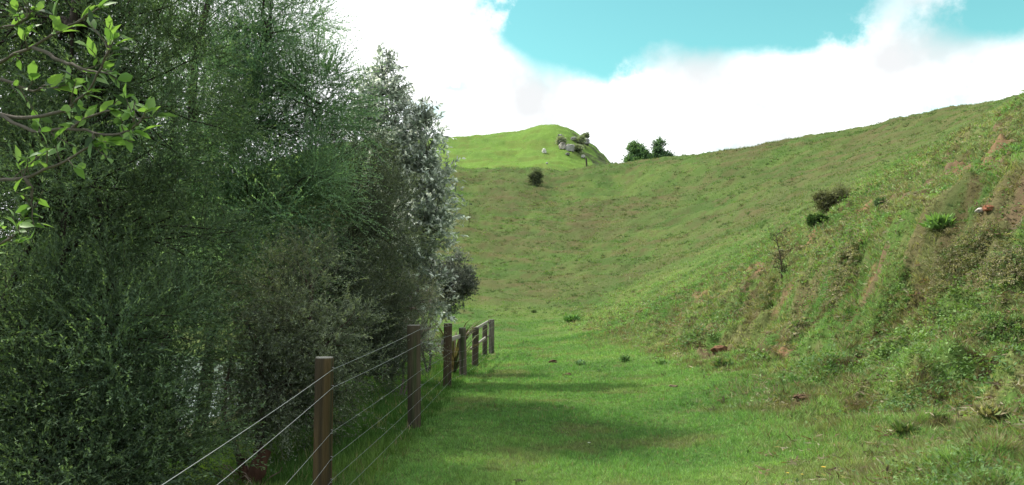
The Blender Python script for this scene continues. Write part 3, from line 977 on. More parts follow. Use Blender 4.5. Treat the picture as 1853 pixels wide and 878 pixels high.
def fore_shrub():
    """broad leaved shrub standing beside the camera; its boughs reach in at the top left"""
    base = G(-2.1, 2.3)
    root = empty('leafy_shrub', base, 'bright green broad leaved shrub reaching in at the upper left, close up', 'shrub')
    tb = Tubes(); br = Tubes()
    bark = (.14, .12, .10)
    stems = [curve(base, P(-120, 150, 2.5), 12, 0, .03), curve(base, P(-160, 420, 2.4), 12, 0, .03)]
    for s in stems:
        tb.add(s, np.linspace(.035, .016, 12), 8, bark)
    # boughs as lists of photo positions with depth
    boughs = [
        [(-140, 190, 2.5), (-40, 130, 2.4), (60, 85, 2.35), (130, 45, 2.3), (178, 15, 2.25)],
        [(-140, 210, 2.5), (-20, 200, 2.4), (60, 238, 2.3), (130, 232, 2.25), (205, 247, 2.2), (248, 228, 2.15), (262, 205, 2.15)],
        [(-150, 350, 2.5), (-30, 330, 2.4), (45, 322, 2.3), (110, 296, 2.25), (165, 262, 2.2), (192, 257, 2.2)],
        [(-40, 200, 2.4), (40, 215, 2.35), (110, 205, 2.3), (160, 170, 2.25), (195, 100, 2.2), (205, 70, 2.2)],
        [(60, 85, 2.35), (110, 110, 2.3), (160, 128, 2.25), (200, 135, 2.2)],
        [(-150, 480, 2.5), (-60, 460, 2.4), (0, 440, 2.35), (30, 425, 2.3), (45, 400, 2.3)],
        [(-140, 60, 2.5), (-40, 60, 2.4), (30, 45, 2.35), (60, 20, 2.3)],
        [(45, 322, 2.3), (60, 350, 2.3), (55, 375, 2.3)],
        [(130, 232, 2.25), (150, 215, 2.25), (200, 200, 2.2)],
        [(-40, 130, 2.4), (20, 150, 2.35), (60, 165, 2.3), (100, 160, 2.3)],
        [(-100, 20, 2.45), (0, -10, 2.4), (80, -25, 2.35)]]
    lp = []; ld = []
    for b in boughs:
        pts = np.array([P(*q) for q in b])
        # smooth
        t = np.linspace(0, len(pts) - 1, len(pts) * 4)
        q = np.stack([np.interp(t, np.arange(len(pts)), pts[:, k]) for k in range(3)], 1)
        q[1:-1] = (q[:-2] + q[1:-1] * 2 + q[2:]) / 4
        q += RNG.normal(size=q.shape) * .002
        br.add(q, np.linspace(.0065, .0022, len(q)), 6, bark)
        tan = unit(np.gradient(q, axis=0))
        m = len(q)
        for i in range(m // 3, m, 1):
            if q[i][0] < P(-40, 300, 2.4)[0]:
                continue
            for s_ in range(2 if RNG.random() < .6 else 1):
                sd = unit((tan[i] + rdir(1)[0] * 1.0)[None])[0]
                if RNG.random() < .25: continue
                if RNG.random() < .55:
                    L = RNG.uniform(.03, .10)
                    e = q[i] + sd * L
                    br.add(curve(q[i], e, 4, 0, .05), np.linspace(.0022, .0012, 4), 4, bark)
                    for k in range(3):
                        lp.append(e - sd * L * .25 * k); ld.append(unit((sd + rdir(1)[0] * .8)[None])[0])
                else:
                    lp.append(q[i]); ld.append(unit((sd + rdir(1)[0] * .5)[None])[0])
        for k in range(4):
            lp.append(q[-1]); ld.append(unit((tan[-1] + rdir(1)[0] * .55)[None])[0])
    lp = np.array(lp); ld = np.array(ld); n = len(lp)
    ld[:, 2] += .15; ld = unit(ld)
    nr = rdir(n) * .7; nr[:, 2] += .8
    col = lerp(np.tile(np.array((.11, .22, .06)), (n, 1)), (.26, .40, .12), RNG.random(n))
    dk = RNG.random(n) < .25
    col[dk] = np.array((.04, .075, .035)) * RNG.uniform(.7, 1.4, (dk.sum(), 1))
    L = RNG.uniform(.024, .062, n)
    v, f, c = leaf_big(lp, ld, unit(nr), L, L * RNG.uniform(.38, .52, n), col, .22)
    tb.build('trunk', M_BARK, root); br.build('branches', M_BARK, root)
    mesh_np('crown', v, f, M_LEAF_FRESH, root, c)


fore_shrub()


def blade_plant(name, label, cat, base, n, L, W, cols, spread=.7, mat=None, group=None):
    """sword leaved plant; arched strap leaves from one base"""
    V = []; Fq = []; C = []; o = 0
    base = np.array(base, float)
    for i in range(n):
        a = RNG.uniform(0, 2 * math.pi); t0 = RNG.uniform(.1, spread)
        l = L * RNG.uniform(.6, 1.15)
        h = np.array([math.cos(a), math.sin(a), 0]); s = np.array([-math.sin(a), math.cos(a), 0])
        c = np.array(cols[RNG.integers(len(cols))]) * RNG.uniform(.75, 1.25)
        m = 6
        for k in range(m):
            t = k / (m - 1)
            bend = t0 + t * t * spread * .9
            p = base + h * (l * t * math.sin(bend)) + np.array([0, 0, l * t * math.cos(bend) - .03])
            w = W * (1 - t ** 2.2) * .5 + .0008
            V += [p - s * w, p + np.array([0, 0, -w * .4]), p + s * w]
            C += [c] * 3
            if k:
                b = o + (k - 1) * 3
                Fq += [(b, b + 1, b + 4, b + 3), (b + 1, b + 2, b + 5, b + 4)]
        o += m * 3
    ob = mesh_np(name, np.array(V), np.array(Fq), mat or M_LEAF, None, np.array(C))
    return tag(ob, label, cat, group)


def local_origin(ob, base):
    """put the object's origin at its base"""
    b = Vector(base)
    me = ob.data
    co = np.empty(len(me.vertices) * 3, np.float32)
    me.vertices.foreach_get('co', co)
    co = co.reshape(-1, 3) - np.array(b, np.float32)
    me.vertices.foreach_set('co', co.ravel()); me.update()
    ob.location = b
    return ob


b = G(-1.42, 19.4)
local_origin(blade_plant('flax_plant', 'dark spiky flax plant behind the far fence posts below the round shrub', 'plant', b, 60, 1.75, .055,
                         [(.07, .06, .04), (.08, .10, .045), (.12, .08, .06)], .5), b)


# ------------------------------------------------------------------ fence
def make_fence():
    root = empty('wire_fence', G(-1.46, 6.2), 'post and wire stock fence with round timber posts running up beside the trees', 'fence')
    spec = [  # u, base v, top v, width px, colour, lean
        (582, 909, 646, 34, (.080, .056, .030), .0), (750, 768, 588, 24, (.085, .07, .05), -.015), (809, 700, 585, 15, (.085, .060, .042), .008), (838, 686, 593, 13.5, (.15, .125, .10), -.02),
        (859.5, 669, 592, 12, (.085, .065, .05), .01), (877, 648, 587, 9.5, (.10, .08, .06), 0), (889, 641, 578, 10.5, (.16, .14, .115), 0)]
    ds = [6.2, 9.8, 15.1, 18.6, 21.6, 26.6, 27.6]
    posts = []
    e0 = np.array([-1.3, 2.6, -.36])
    posts.append((e0, 1.2, .075))
    for (u, vb, vt, w, c, ln), d in zip(spec, ds):
        b = np.array(P(u, vb, d)); t = np.array(P(u, vt, d))
        b[2] = min(b[2], gz(b[0], b[1])[0] + .02)
        posts.append((b, t[2] - b[2], w / F * d * .5))
    cols = [(.12, .075, .04)] + [s[4] for s in spec]
    leans = [0] + [s[5] for s in spec]
    for (b, h, r), c, ln in zip(posts, cols, leans):
        N = 20; rings = 14
        V = []; Cc = []
        a = np.arange(N) / N * 2 * math.pi
        zs = np.concatenate([np.linspace(-.35, h - .012, rings), [h, h + .001]])
        for k, zz in enumerate(zs):
            rr = r * (1.0 - .04 * max(zz, 0) / h)
            if k == len(zs) - 2: rr *= .93
            rad = rr * (1 + .05 * np.sin(a * 3 + b[1]) + .035 * np.sin(a * 7 + zz * 1.5) + .012 * RNG.normal(size=N))
            if k == len(zs) - 1: rad = rad * .25
            V.append(np.stack([b[0] + np.cos(a) * rad + ln * zz, b[1] + np.sin(a) * rad, np.full(N, b[2] + zz)], 1))
            g = vnoise(a * 2.0, np.full(N, zz * 1.3), int(b[1] * 10))
            col = lerp(np.tile(np.array(c), (N, 1)), (.05, .075, .03), sstep(.45, .8, g) * .8)         # moss and tar streaks
            col = lerp(col, (.035, .03, .025), sstep(.5, .9, vnoise(a * 3, np.full(N, zz * .8), 3 + int(b[1]))) * .7)
            if k >= len(zs) - 2: col = np.tile(np.array((.30, .29, .26)), (N, 1))
            Cc.append(col)
        V = np.concatenate(V); Cc = np.concatenate(Cc)
        m = len(zs); i = np.arange(m - 1)[:, None] * N; j = np.arange(N)[None]; j2 = (j + 1) % N
        q = np.stack([i + j, i + j2, i + N + j2, i + N + j], -1).reshape(-1, 4)
        cap = ((m - 1) * N + np.arange(N))[None]
        mesh_np('post', V, [q, cap], M_POST, root, Cc, False)
    # wires on the path side of the posts
    hs = [1.18, 1.0, .68, .49, .33, .17]
    for wi, hh in enumerate(hs):
        tb = Tubes()
        path = []
        for k, (b, h, r) in enumerate(posts):
            f = min(hh, h - .04) if wi == 0 else hh * (h / 1.22 if k else 1)
            path.append(np.array([b[0] + r * .99 + .0015, b[1] - .2 * r, b[2] + f + (0.06 if k == 0 else 0)]))
        pts = []
        for k in range(len(path) - 1):
            t = np.linspace(0, 1, 10)[:-1, None]
            seg = path[k] + (path[k + 1] - path[k]) * t
            seg[:, 2] -= .010 * np.sin(math.pi * t[:, 0])
            pts.append(seg)
        pts.append(path[-1][None])
        pts = np.concatenate(pts)
        tb.add(pts, .0015 if wi < 2 else .0010, 6, (.5, .5, .5))
        ob = tb.build('wire', M_WIRE, root)
    # staples holding each wire
    for k in (1, 2, 3):
        b, h, r = posts[k]
        for hh in hs[:5]:
            z = b[2] + (min(hh, h - .04) if hh == hs[0] else hh * h / 1.22)
            tb = Tubes()
            x = b[0] + r
            c0 = np.array([x, b[1] - .2 * r, z])
            tb.add(np.array([c0 + (-.012, 0, -.014), c0 + (.006, 0, -.012), c0 + (.008, 0, 0), c0 + (.006, 0, .012), c0 + (-.012, 0, .014)]), .0018, 5)
            tb.build('staple', M_WIRE, root)
    # timber rails near the corner
    def rail(a, b2, hgt=.09, th=.04, c=(.33, .31, .28)):
        a = np.array(a); b2 = np.array(b2)
        d = unit((b2 - a)[None])[0]; up = np.array([0, 0, 1.0]); s = np.cross(d, up)
        V = []
        n = 8
        for k in range(n):
            p = a + (b2 - a) * k / (n - 1)
            wob = RNG.normal() * .003
            for sx, sz in ((-1, -1), (1, -1), (1, 1), (-1, 1)):
                V.append(p + s * th * .5 * sx + up * (hgt * .5 * sz + wob))
        i = np.arange(n - 1)[:, None] * 4; j = np.arange(4)[None]; j2 = (j + 1) % 4
        q = np.stack([i + j, i + j2, i + 4 + j2, i + 4 + j], -1).reshape(-1, 4)
        q = np.concatenate([q, [[3, 2, 1, 0]], [[(n - 1) * 4 + k for k in range(4)]]])
        V = np.array(V)
        o = mesh_np('rail', V, q, M_POST, root, np.tile(np.array(c), (len(V), 1)))
        bv = o.modifiers.new('bevel', 'BEVEL'); bv.width = .006; bv.segments = 2
    pp = [p for p in posts]
    def at(k, z, dx=-.0):
        b, h, r = pp[k]
        return (b[0] - r - .022 + dx, b[1], b[2] + z)
    rail(at(3, .86), at(5, .98))
    rail(at(5, 1.0), at(7, 1.1))
    rail(at(5, .55), at(7, .62), .07)


make_fence()


# ------------------------------------------------------------------ plants and marks on the slopes
def small_bush(name, label, cat, u, v, wpx, hpx, cols, L=.05, W=.02, n=60, d=None, mat=None, group=None, twigs=10, per=9, bark=(.08, .06, .05), up=.3, sink=0.0):
    h = hit(u, v)
    if d is not None:
        q = P(u, v, d); h = Vector((q[0], q[1], float(gz(q[0], q[1])[0]) if sink is not None else q[2]))
    s = h.y / F
    rx, rz = wpx * s * .5, hpx * s * .5
    c = (h.x, h.y, h.z + rz * .95)
    return tree(name, label, cat, h, [((h.x + rx * .2, h.y, h.z + rz * 1.1), rx * .08), ((h.x - rx * .3, h.y, h.z + rz), rx * .06)],
                [((h.x + RNG.uniform(-.62, .62) * rx, h.y + RNG.uniform(-.4, .4) * rx, h.z + rz * RNG.uniform(.35, 1.25)), (rx * RNG.uniform(.25, .5), rx * .4, rz * RNG.uniform(.3, .55)), max(6, n // 6)) for _ in range(7)]
                + [((h.x, h.y, h.z + rz * .5), (rx * .85, rx * .6, rz * .3), n // 3)],
                dict(outw=.6, merge=1, twigs=twigs, per=per, L=L, W=W, cr=min(rx, rz) * .28, tl=min(rx, rz) * .62, up=up, limb=rx * .04, sag=-.05, cols=cols, tip=.2, tw=.006 * max(1, h.y / 25), twigfrac=.3),
                bark, mat, group)


DK = [(.050, .060, .038), (.075, .085, .055), (.11, .115, .075)]
BR = [(.080, .070, .045), (.11, .10, .06), (.15, .16, .07)]
GN = [(.028, .062, .018), (.048, .095, .028), (.08, .13, .035)]
small_bush('thorn_bush', 'lone dark bush on the upper left of the slope below the bright hill', 'bush', 968, 337, 22, 34, [(.08, .10, .06), (.11, .13, .08), (.15, .16, .1)], .20, .06, 30, up=.8)
small_bush('thorn_bush', 'wide dark brown bush high on the right hand slope', 'bush', 1524, 368, 74, 34, [(.12, .12, .07), (.16, .165, .09), (.21, .21, .12)], .08, .025, 44, twigs=10)
small_bush('thorn_bush', 'paler brown scrubby bush just down the slope from the wide dark brown bush', 'bush', 1497, 386, 46, 34, [(.085, .085, .045), (.12, .11, .06), (.15, .14, .08)], .10, .03, 40)
small_bush('low_bush', 'small dark green clump at the lower end of the brown bushes', 'bush', 1479, 406, 26, 16, GN, .12, .05, 30)
small_bush('low_bush', 'small dark green bush alone on the right hand slope below the skyline', 'bush', 1597, 377, 16, 16, [(.06, .10, .05), (.08, .13, .06), (.1, .16, .07)], .08, .035, 34)


def tangle(name, label, cat, u, v, wpx, hpx, cols, n=420, L=.3):
    """matted growth that hugs the slope: arching stems with small leaves along them"""
    h = hit(u, v)
    sc_ = h.y / F; rx, rz = wpx * sc_ * .5, hpx * sc_
    a = RNG.uniform(0, 2 * math.pi, n); q = np.sqrt(RNG.random(n))
    lob = .75 + .35 * np.sin(a * 3 + RNG.uniform(0, 6)) * RNG.random()
    x = h.x + np.cos(a) * q * rx * lob * .8 + .3 * RNG.normal(size=n) * rx * .4; y = h.y + np.sin(a) * q * rx * .8
    p0 = np.stack([x, y, gz(x, y)], 1)
    d = rdir(n); d[:, 2] = np.abs(d[:, 2]) * .8 + .35; d[:, 0] -= .35; d = unit(d)
    ln = L * RNG.uniform(.4, 1.2, n) * (.5 + rz)
    m = 7
    V = []; C = []
    pal = np.array(cols)
    bc = pal[RNG.integers(0, len(pal), n)] * RNG.uniform(.7, 1.3, (n, 1))
    lp = []; ld = []; lc = []
    side = unit(np.cross(d, rdir(n)))
    segs = []
    for k in range(m):
        t = k / (m - 1)
        c = p0 + d * (ln * t)[:, None]; c[:, 2] -= .55 * ln * t * t
        w = .0035 * (1.2 - t) * (.5 + h.y / 14)
        segs.append(np.stack([c - side * w, c + side * w], 1))
        if k > 1:
            for _ in range(4):
                lp.append(c + RNG.normal(size=(n, 3)) * .014); ld.append(unit(d * .6 + rdir(n))); lc.append(bc * RNG.uniform(.7, 1.5, (n, 1)))
    S = np.stack(segs, 1).reshape(-1, 3)          # n, m, 2
    b = (np.arange(n) * m * 2)[:, None, None] + (np.arange(m - 1) * 2)[None, :, None]
    fq = (b + np.array([0, 1, 3, 2])[None, None]).reshape(-1, 4)
    v1, f1, c1 = leaf_quads(np.concatenate(lp), np.concatenate(ld), RNG.uniform(.6, 1.3, len(lp) * n) * .028 * (.6 + h.y / 16), RNG.uniform(.7, 1.2, len(lp) * n) * .012 * (.6 + h.y / 16), np.concatenate(lc), .1)
    sc = np.repeat(bc * .8, m * 2, axis=0)
    o = mesh_np(name, np.concatenate([S, v1]), np.concatenate([fq, f1 + len(S)]), M_LEAF, None, np.concatenate([sc, c1]))
    local_origin(o, h)
    return tag(o, label, cat)


def local_origin(ob, base):
    """put the object's origin at its base"""
    b = Vector(base)
    me = ob.data
    co = np.empty(len(me.vertices) * 3, np.float32)
    me.vertices.foreach_get('co', co)
    co = co.reshape(-1, 3) - np.array(b, np.float32)
    me.vertices.foreach_set('co', co.ravel()); me.update()
    ob.location = b
    return ob


TB = [(.16, .14, .09), (.21, .18, .11), (.27, .24, .14), (.12, .19, .06)]
TG = [(.08, .15, .04), (.11, .19, .05), (.15, .24, .07), (.14, .13, .06)]
TM = [(.12, .12, .06), (.10, .15, .05), (.18, .17, .09), (.22, .19, .11)]
tangle('bramble', 'dark brown tangled growth on the lip of the steep bank', 'bramble', 1530, 508, 90, 40, TB, 520)
tangle('bramble', 'grey green tangled growth on the bank left of the brown one', 'bramble', 1385, 552, 80, 26, TM, 420)
tangle('bramble', 'brown matted growth at the top of the bank, far right edge', 'bramble', 1835, 470, 110, 60, TB, 640)
tangle('bramble', 'olive and brown growth hanging on the face of the bank below the vivid green tuft', 'bramble', 1745, 480, 120, 60, TM, 640)
tangle('weed_clump', 'bright green leafy clump low on the bank face', 'weed', 1620, 570, 100, 40, TG, 520, .22)
tangle('weed_clump', 'bright green leafy clump at the right edge of the bank below the brown growth', 'weed', 1815, 600, 100, 50, TG, 520, .22)
tangle('bramble', 'thin brown strip of dead growth running down the bank above the reddish clod', 'bramble', 1440, 590, 44, 30, TB, 360, .2)

# far trees beyond the ridge
for (u, vt, wpx, dd, lab, cols) in [
        (1153, 259, 44, 118, 'left one of the two dark trees standing beyond the ridge', [(.08, .15, .07), (.11, .20, .09), (.15, .25, .11)]),
        (1193, 256, 42, 122, 'right one of the two dark trees beyond the ridge, with a ragged top', [(.065, .12, .07), (.09, .16, .09), (.13, .2, .11)])]:
    x, y, _ = P(u, 300, dd)
    zb = float(gz(x, y)[0]); top = P(u, vt, dd)[2]; H = top - zb
    w = wpx / F * dd * .5
    lb = [((x, y, zb + H * .62), (w * .85, w * .8, H * .24), 46), ((x - w * .45, y, zb + H * .5), (w * .5, w * .5, H * .2), 20), ((x + w * .5, y, zb + H * .52), (w * .5, w * .5, H * .2), 20)]
    if 'ragged' in lab:
        lb += [((x + w * .1, y, zb + H * .9), (w * .42, w * .4, H * .08), 12), ((x - w * .75, y, zb + H * .66), (w * .35, w * .3, H * .07), 10), ((x + w * .7, y, zb + H * .74), (w * .3, w * .3, H * .07), 8)]
    else:
        lb += [((x, y, zb + H * .84), (w * .5, w * .5, H * .12), 16)]
    tree('distant_tree', lab, 'tree', (x, y, zb), [((x, y, zb + H * .8), .22), ((x + w * .3, y, zb + H * .7), .14)], lb,
         dict(twigs=14, per=12, L=.30, W=.12, cr=.40, tl=.75, up=.3, limb=.09, sag=0, cols=cols, tip=.2, tw=.03), (.05, .045, .035))
small_bush('low_bush', 'low bush between the two dark trees beyond the ridge', 'bush', 1174, 290, 26, 26, GN, .3, .14, 34, d=112)


# boulders on the far knoll
def rock(label, u, v, wpx, hpx, col, name='boulder', group=None, d=None, mat=None):
    h = hit(u, v, 6, 240)
    s = h.y / F
    rx, rz = wpx * s * .5, hpx * s * .5
    import bmesh
    bm = bmesh.new()
    bmesh.ops.create_icosphere(bm, subdivisions=4, radius=1)
    ox = RNG.uniform(0, 50)
    co = np.array([v_.co for v_ in bm.verts])
    nn = fbm(co[:, 0] + ox, co[:, 1] + co[:, 2] * 1.7, .9, 4, 8)
    n2 = fbm(co[:, 2] + ox, co[:, 0] - co[:, 1], .45, 3, 12)
    k = 1 + .28 * nn + .12 * n2
    co = np.sign(co) * np.abs(co) ** .8
    co = co * k[:, None] * np.array([rx, rx * .8, rz])
    co[:, 2] = np.maximum(co[:, 2], -rz * .5)
    fs = np.array([[v_.index for v_ in f.verts] for f in bm.faces])
    bm.free()
    V = co + np.array([0, 0, rz * .35])
    c = lerp(np.tile(np.array(col), (len(V), 1)), np.array(col) * .45, sstep(.1, .5, n2))
    o = mesh_np(name, V, fs, mat or M_ROCK, None, c)
    o.location = h
    return tag(o, label, 'rock', group)


RK = (.32, .31, .29)
for a in [('white boulder standing alone on the grass of the bright hill', 985, 278, 9, 11, (.62, .60, .55)),
          ('leftmost pale boulder of the outcrop, highest on the knoll', 1014, 252, 9, 12, RK),
          ('large pinkish pale boulder in the middle of the outcrop', 1018, 270, 14, 16, (.42, .38, .34)),
          ('broad grey boulder right of the pinkish one in the outcrop', 1031, 274, 16, 18, RK),
          ('small dark boulder at the foot of the outcrop', 1027, 281, 8, 7, (.2, .19, .18)),
          ('grey boulder near the middle top of the outcrop', 1038, 256, 10, 9, (.30, .29, .26)),
          ('grey boulder on the steep right flank of the knoll below the small tree', 1060, 261, 13, 13, (.36, .34, .33)),
          ('low mossy boulder between the broad grey one and the flank', 1048, 268, 11, 9, (.26, .28, .2)),
          ('small pale boulder close behind the post on the ridge', 1055, 289, 8, 8, (.42, .4, .37)),
          ('tiny pale stone below the white boulder', 990, 297, 4, 4, (.5, .48, .44))]:
    rock(a[0], a[1], a[2], a[3], a[4], a[5])
small_bush('thorn_bush', 'grey scrub above the leftmost boulder on the knoll', 'bush', 1016, 262, 16, 14, [(.24, .26, .20), (.30, .31, .25), (.36, .36, .30)], .4, .12, 16)
small_bush('thorn_bush', 'grey scrub in the midst of the knoll boulders', 'bush', 1044, 276, 24, 14, [(.20, .24, .15), (.26, .28, .2), (.32, .32, .26)], .4, .12, 18)
small_bush('thorn_bush', 'dark scrub on the upper right of the boulder outcrop', 'bush', 1050, 262, 20, 14, [(.17, .20, .13), (.22, .25, .17), (.28, .28, .22)], .4, .12, 18)
small_bush('windblown_tree', 'tiny bent tree on the right shoulder of the far knoll', 'tree', 1060, 252, 12, 14, [(.14, .17, .12), (.2, .22, .17), (.26, .27, .22)], .35, .10, 12)


# single posts on the skyline
def lone_post(label, u, vb, vt, wpx, d):
    x, y, _ = P(u, vb, d)
    zb = float(gz(x, y)[0]); zt = P(u, vt, d)[2]
    r = wpx / F * d * .5
    N = 12; a = np.arange(N) / N * 2 * math.pi
    V = []
    for zz, rr in ((-.5, r), ((zt - zb) * .5, r * .95), (zt - zb - .03, r * .9), (zt - zb, r * .7)):
        V.append(np.stack([np.cos(a) * rr - .08 * zz, np.sin(a) * rr, np.full(N, zz)], 1))
    V = np.concatenate(V)
    i = np.arange(3)[:, None] * N; j = np.arange(N)[None]; j2 = (j + 1) % N
    q = np.stack([i + j, i + j2, i + N + j2, i + N + j], -1).reshape(-1, 4)
    o = mesh_np('fence_post', V, [q, (3 * N + np.arange(N))[None]], M_POST, None, np.tile(np.array((.06, .05, .04)), (len(V), 1)))
    o.location = (x, y, zb)
    tag(o, label, 'post')


lone_post('dark leaning post on the ridge in front of the far knoll', 1062, 308, 286, 3.4, 107)
lone_post('tiny post on the skyline right of the two distant trees', 1312, 284, 278, 2.6, 98.5)


# sapling on the slope
def sapling(label, u, v, hpx, lean):
    h = hit(u, v)
    s = h.y / F; H = hpx * s
    root = empty('bare_sapling', h, label, 'sapling')
    tb = Tubes()
    top = np.array(h) + np.array([lean * H, 0, H])
    st = curve(np.array(h) - (0, 0, .1), top, 12, 0, .025)
    tb.add(st, np.linspace(.030, .010, 12), 6, (.075, .06, .04))
    tb.build('trunk', M_BARK, root)
    br = Tubes(); lp = []; ld = []
    for i in range(24):
        k = RNG.integers(3, 12)
        d = unit((rdir(1)[0] * (1, 1, .5) + np.array([.2, 0, .5]))[None])[0]
        L = H * RNG.uniform(.1, .32) * (.5 + k / 12)
        e = st[k] + d * L
        q = curve(st[k], e, 6, .03, .05)
        br.add(q, np.linspace(.010, .004, 6), 5, (.08, .065, .045))
        for m in range(14):
            lp.append(q[RNG.integers(2, 6)] + RNG.normal(size=3) * .03); ld.append(rdir(1)[0])
    br.build('branches', M_BARK, root)
    lp = np.array(lp); ld = np.array(ld)
    col = np.tile(np.array((.06, .065, .035)), (len(lp), 1)) * RNG.uniform(.6, 1.5, (len(lp), 1))
    v_, f_, c_ = leaf_quads(lp, ld, RNG.uniform(.04, .09, len(lp)), np.full(len(lp), .03), col)
    mesh_np('crown', v_, f_, M_LEAF, root, c_)


sapling('thin nearly bare sapling standing on the lower right slope', 1415, 512, 84, -.10)
sapling('very faint leafless sapling on the slope beside the silvery tree', 848, 412, 40, .05)


# thistles, molehills and tussocks on the valley floor
def rosette(label, u, v, px, cols, name='thistle', cat='thistle', k=34):
    h = hit(u, v)
    r = px / F * h.y * .5
    n = k * 6
    a = RNG.uniform(0, 2 * math.pi, n)
    d = np.stack([np.cos(a), np.sin(a), RNG.uniform(.25, 1.5, n)], 1)
    d = unit(d)
    p = np.array(h)[None] + RNG.normal(size=(n, 3)) * r * .22
    p[:, 2] = h.z + np.abs(RNG.normal(size=n)) * r * .15
    c = np.array(cols)[RNG.integers(0, len(cols), n)] * RNG.uniform(.6, 1.4, (n, 1))
    v_, f_, c_ = leaf_quads(p, d, np.full(n, r * .85) * RNG.uniform(.5, 1.1, n), np.full(n, r * .2), c, .1)
    o = mesh_np(name, v_, f_, M_LEAF, None, c_)
    local_origin(o, h)
    tag(o, label, cat)


rosette('dark round tussock alone on the bright flat at the head of the valley', 966, 567, 12, [(.07, .11, .05), (.10, .14, .06)], 'tussock', 'tussock')
rosette('low spreading green tussock right of the dark one at the head of the valley', 1034, 584, 34, [(.08, .18, .04), (.11, .23, .06)], 'tussock', 'tussock')
rosette('blue green thistle beside the brown molehill on the flat', 1051, 662, 24, [(.10, .19, .10), (.14, .24, .13)])
rosette('dark thistle at the foot of the bank where the flat narrows', 1131, 656, 24, [(.08, .15, .06), (.11, .2, .08)])
rosette('dark green thistle a few steps right of the narrowing flat on rough ground', 1198, 662, 26, [(.09, .17, .06), (.12, .21, .07)])
rosette('large tuft of dark grass on the lower bank', 1310, 668, 46, [(.07, .13, .045), (.10, .17, .055), (.16, .15, .08)], 'tussock', 'tussock')
rosette('pale dry tussock low on the bank near the bottom right', 1790, 755, 60, [(.3, .26, .15), (.22, .19, .1), (.12, .16, .05)], 'tussock', 'tussock', 60)
rosette('straw and green tussock in the middle of the bank foot', 1640, 790, 54, [(.2, .2, .1), (.1, .15, .04), (.07, .13, .03)], 'tussock', 'tussock', 60)
rosette('vivid green tall tuft at the top of the bank', 1705, 420, 66, [(.11, .22, .05), (.15, .27, .07)], 'tussock', 'tussock', 70)

MUD = (.13, .085, .055)
for a in [('small brown molehill on the flat left of the thistle', 1000, 657, 13, 8, MUD),
          ('flattened brown molehill nearer the camera than the one beside the thistle', 1027, 680, 16, 6, MUD),
          ('reddish clod of bare earth at the foot of the bank', 1302, 640, 26, 16, (.18, .10, .06)),
          ('pale clod of earth where the rough ground begins', 1218, 702, 15, 8, (.22, .17, .11)),
          ('brown clod half way along the rough ground at the foot of the bank', 1452, 722, 24, 11, MUD),
          ('dark clod beside the yellow flower', 1512, 856, 30, 12, (.07, .05, .035)),
          ('dark clod at the bottom edge of the path', 940, 874, 18, 8, (.06, .05, .035))]:
    rock(a[0], a[1], a[2], a[3], a[4], a[5], 'earth_clod', None, None, M_EARTH)
    bpy.context.scene.collection.objects[-1]['category'] = 'earth clod'
rock('whitish broken stone in red earth at the top of the bank', 1776, 392, 18, 12, (.5, .46, .42))
rock('red clay lump beside the whitish stone at the top of the bank', 1790, 386, 20, 14, (.34, .15, .09), 'clay_lump', None, None, M_EARTH)


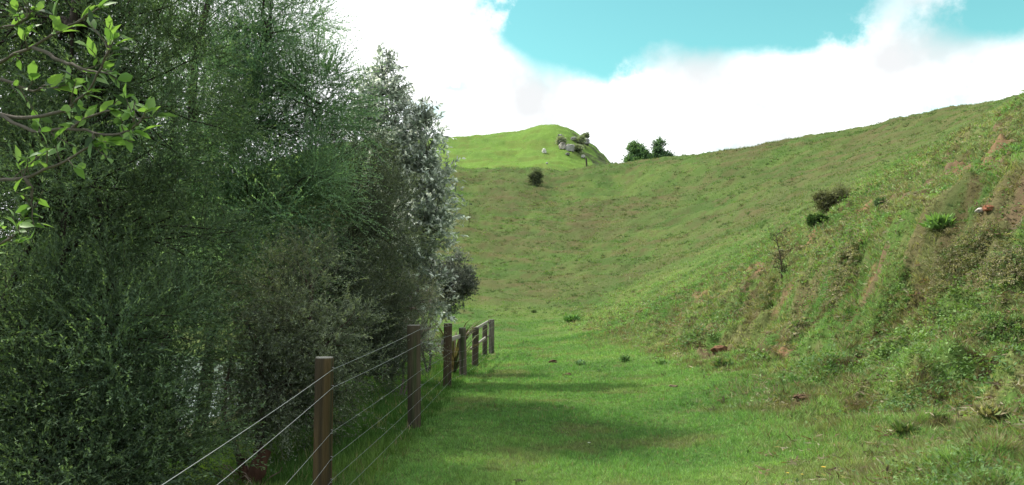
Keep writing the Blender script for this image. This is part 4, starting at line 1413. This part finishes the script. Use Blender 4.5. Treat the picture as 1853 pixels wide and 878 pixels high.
# flowers
def flower(label, u, v, col, r=.016):
    h = hit(u, v, 4)
    root = empty('flower', h, label, 'flower')
    tb = Tubes(); hh = .07
    tb.add(np.array([h, h + Vector((0.004, 0, hh * .5)), h + Vector((0, 0, hh))]), .0018, 5, (.08, .15, .03))
    tb.build('stem', M_LEAF_FRESH, root)
    n = 12
    a = np.arange(n) / n * 2 * math.pi
    d = unit(np.stack([np.cos(a), np.sin(a), np.full(n, .35)], 1))
    p = np.tile(np.array(h + Vector((0, 0, hh))), (n, 1))
    v_, f_, c_ = leaf_big(p, d, np.tile(np.array([0, 0, 1.0]), (n, 1)), np.full(n, r), np.full(n, r * .5), np.tile(np.array(col), (n, 1)))
    mesh_np('petals', v_, f_, M_LEAF_FRESH, root, c_)


flower('bright yellow flower on the dark clod, topmost of the three yellow flowers', 1491, 862, (.85, .55, .02), .022)
flower('yellow flower at the bottom edge, leftmost of the three yellow flowers', 1426, 875, (.8, .6, .02), .016)
flower('yellow flower at the bottom edge between the other two yellow ones', 1452, 875, (.8, .6, .02), .014)
flower('single white flower in the grass at the bottom middle', 1066, 815, (.85, .85, .85), .018)


# reddish stump under the olive shrub
def stump():
    b = np.array(G(-2.45, 7.75))
    root = empty('tree_stump', b, 'short reddish brown stump at the foot of the olive shrub behind the first post', 'stump')
    tb = Tubes()
    for k in range(3):
        e = b + np.array([RNG.normal() * .06, RNG.normal() * .05, RNG.uniform(.22, .4)])
        tb.add(curve(b + (RNG.normal() * .05, 0, -.1), e, 7, 0, .05), np.linspace(.085, .05, 7) * (1 + .2 * RNG.normal(size=7)), 9, (.085, .045, .032))
    tb.build('wood', M_BARK, root)
    tb = Tubes()
    for k in range(16):
        e = b + np.array([RNG.normal() * .25, RNG.normal() * .2 - .1, RNG.uniform(.02, .3)])
        tb.add(curve(b + (RNG.normal() * .08, 0, .02), e, 6, .05, .08), np.linspace(.010, .004, 6), 5, (.2, .15, .12))
    tb.build('roots', M_BARK, root)


stump()


# repeats of one kind share a group
GROUPS = {'boulder': 'limestone boulders on the far knoll', 'earth_clod': 'clods and molehills on the turf', 'flower': 'small flowers in the grass',
          'thistle': 'thistles on the valley floor', 'tussock': 'grass tussocks', 'bramble': 'matted brown growth on the bank', 'weed_clump': 'leafy weeds on the bank',
          'thorn_bush': 'scrub bushes on the slopes', 'low_bush': 'small green bushes', 'distant_tree': 'dark trees beyond the ridge', 'fence_post': 'single posts on the ridge',
          'kanuka_tree': 'feathery trees beside the fence', 'bare_sapling': 'bare saplings on the slope'}
for ob in COL.objects:
    k = ob.name.split('.')[0]
    if ob.parent is None and k in GROUPS and 'label' in ob:
        ob['group'] = GROUPS[k]
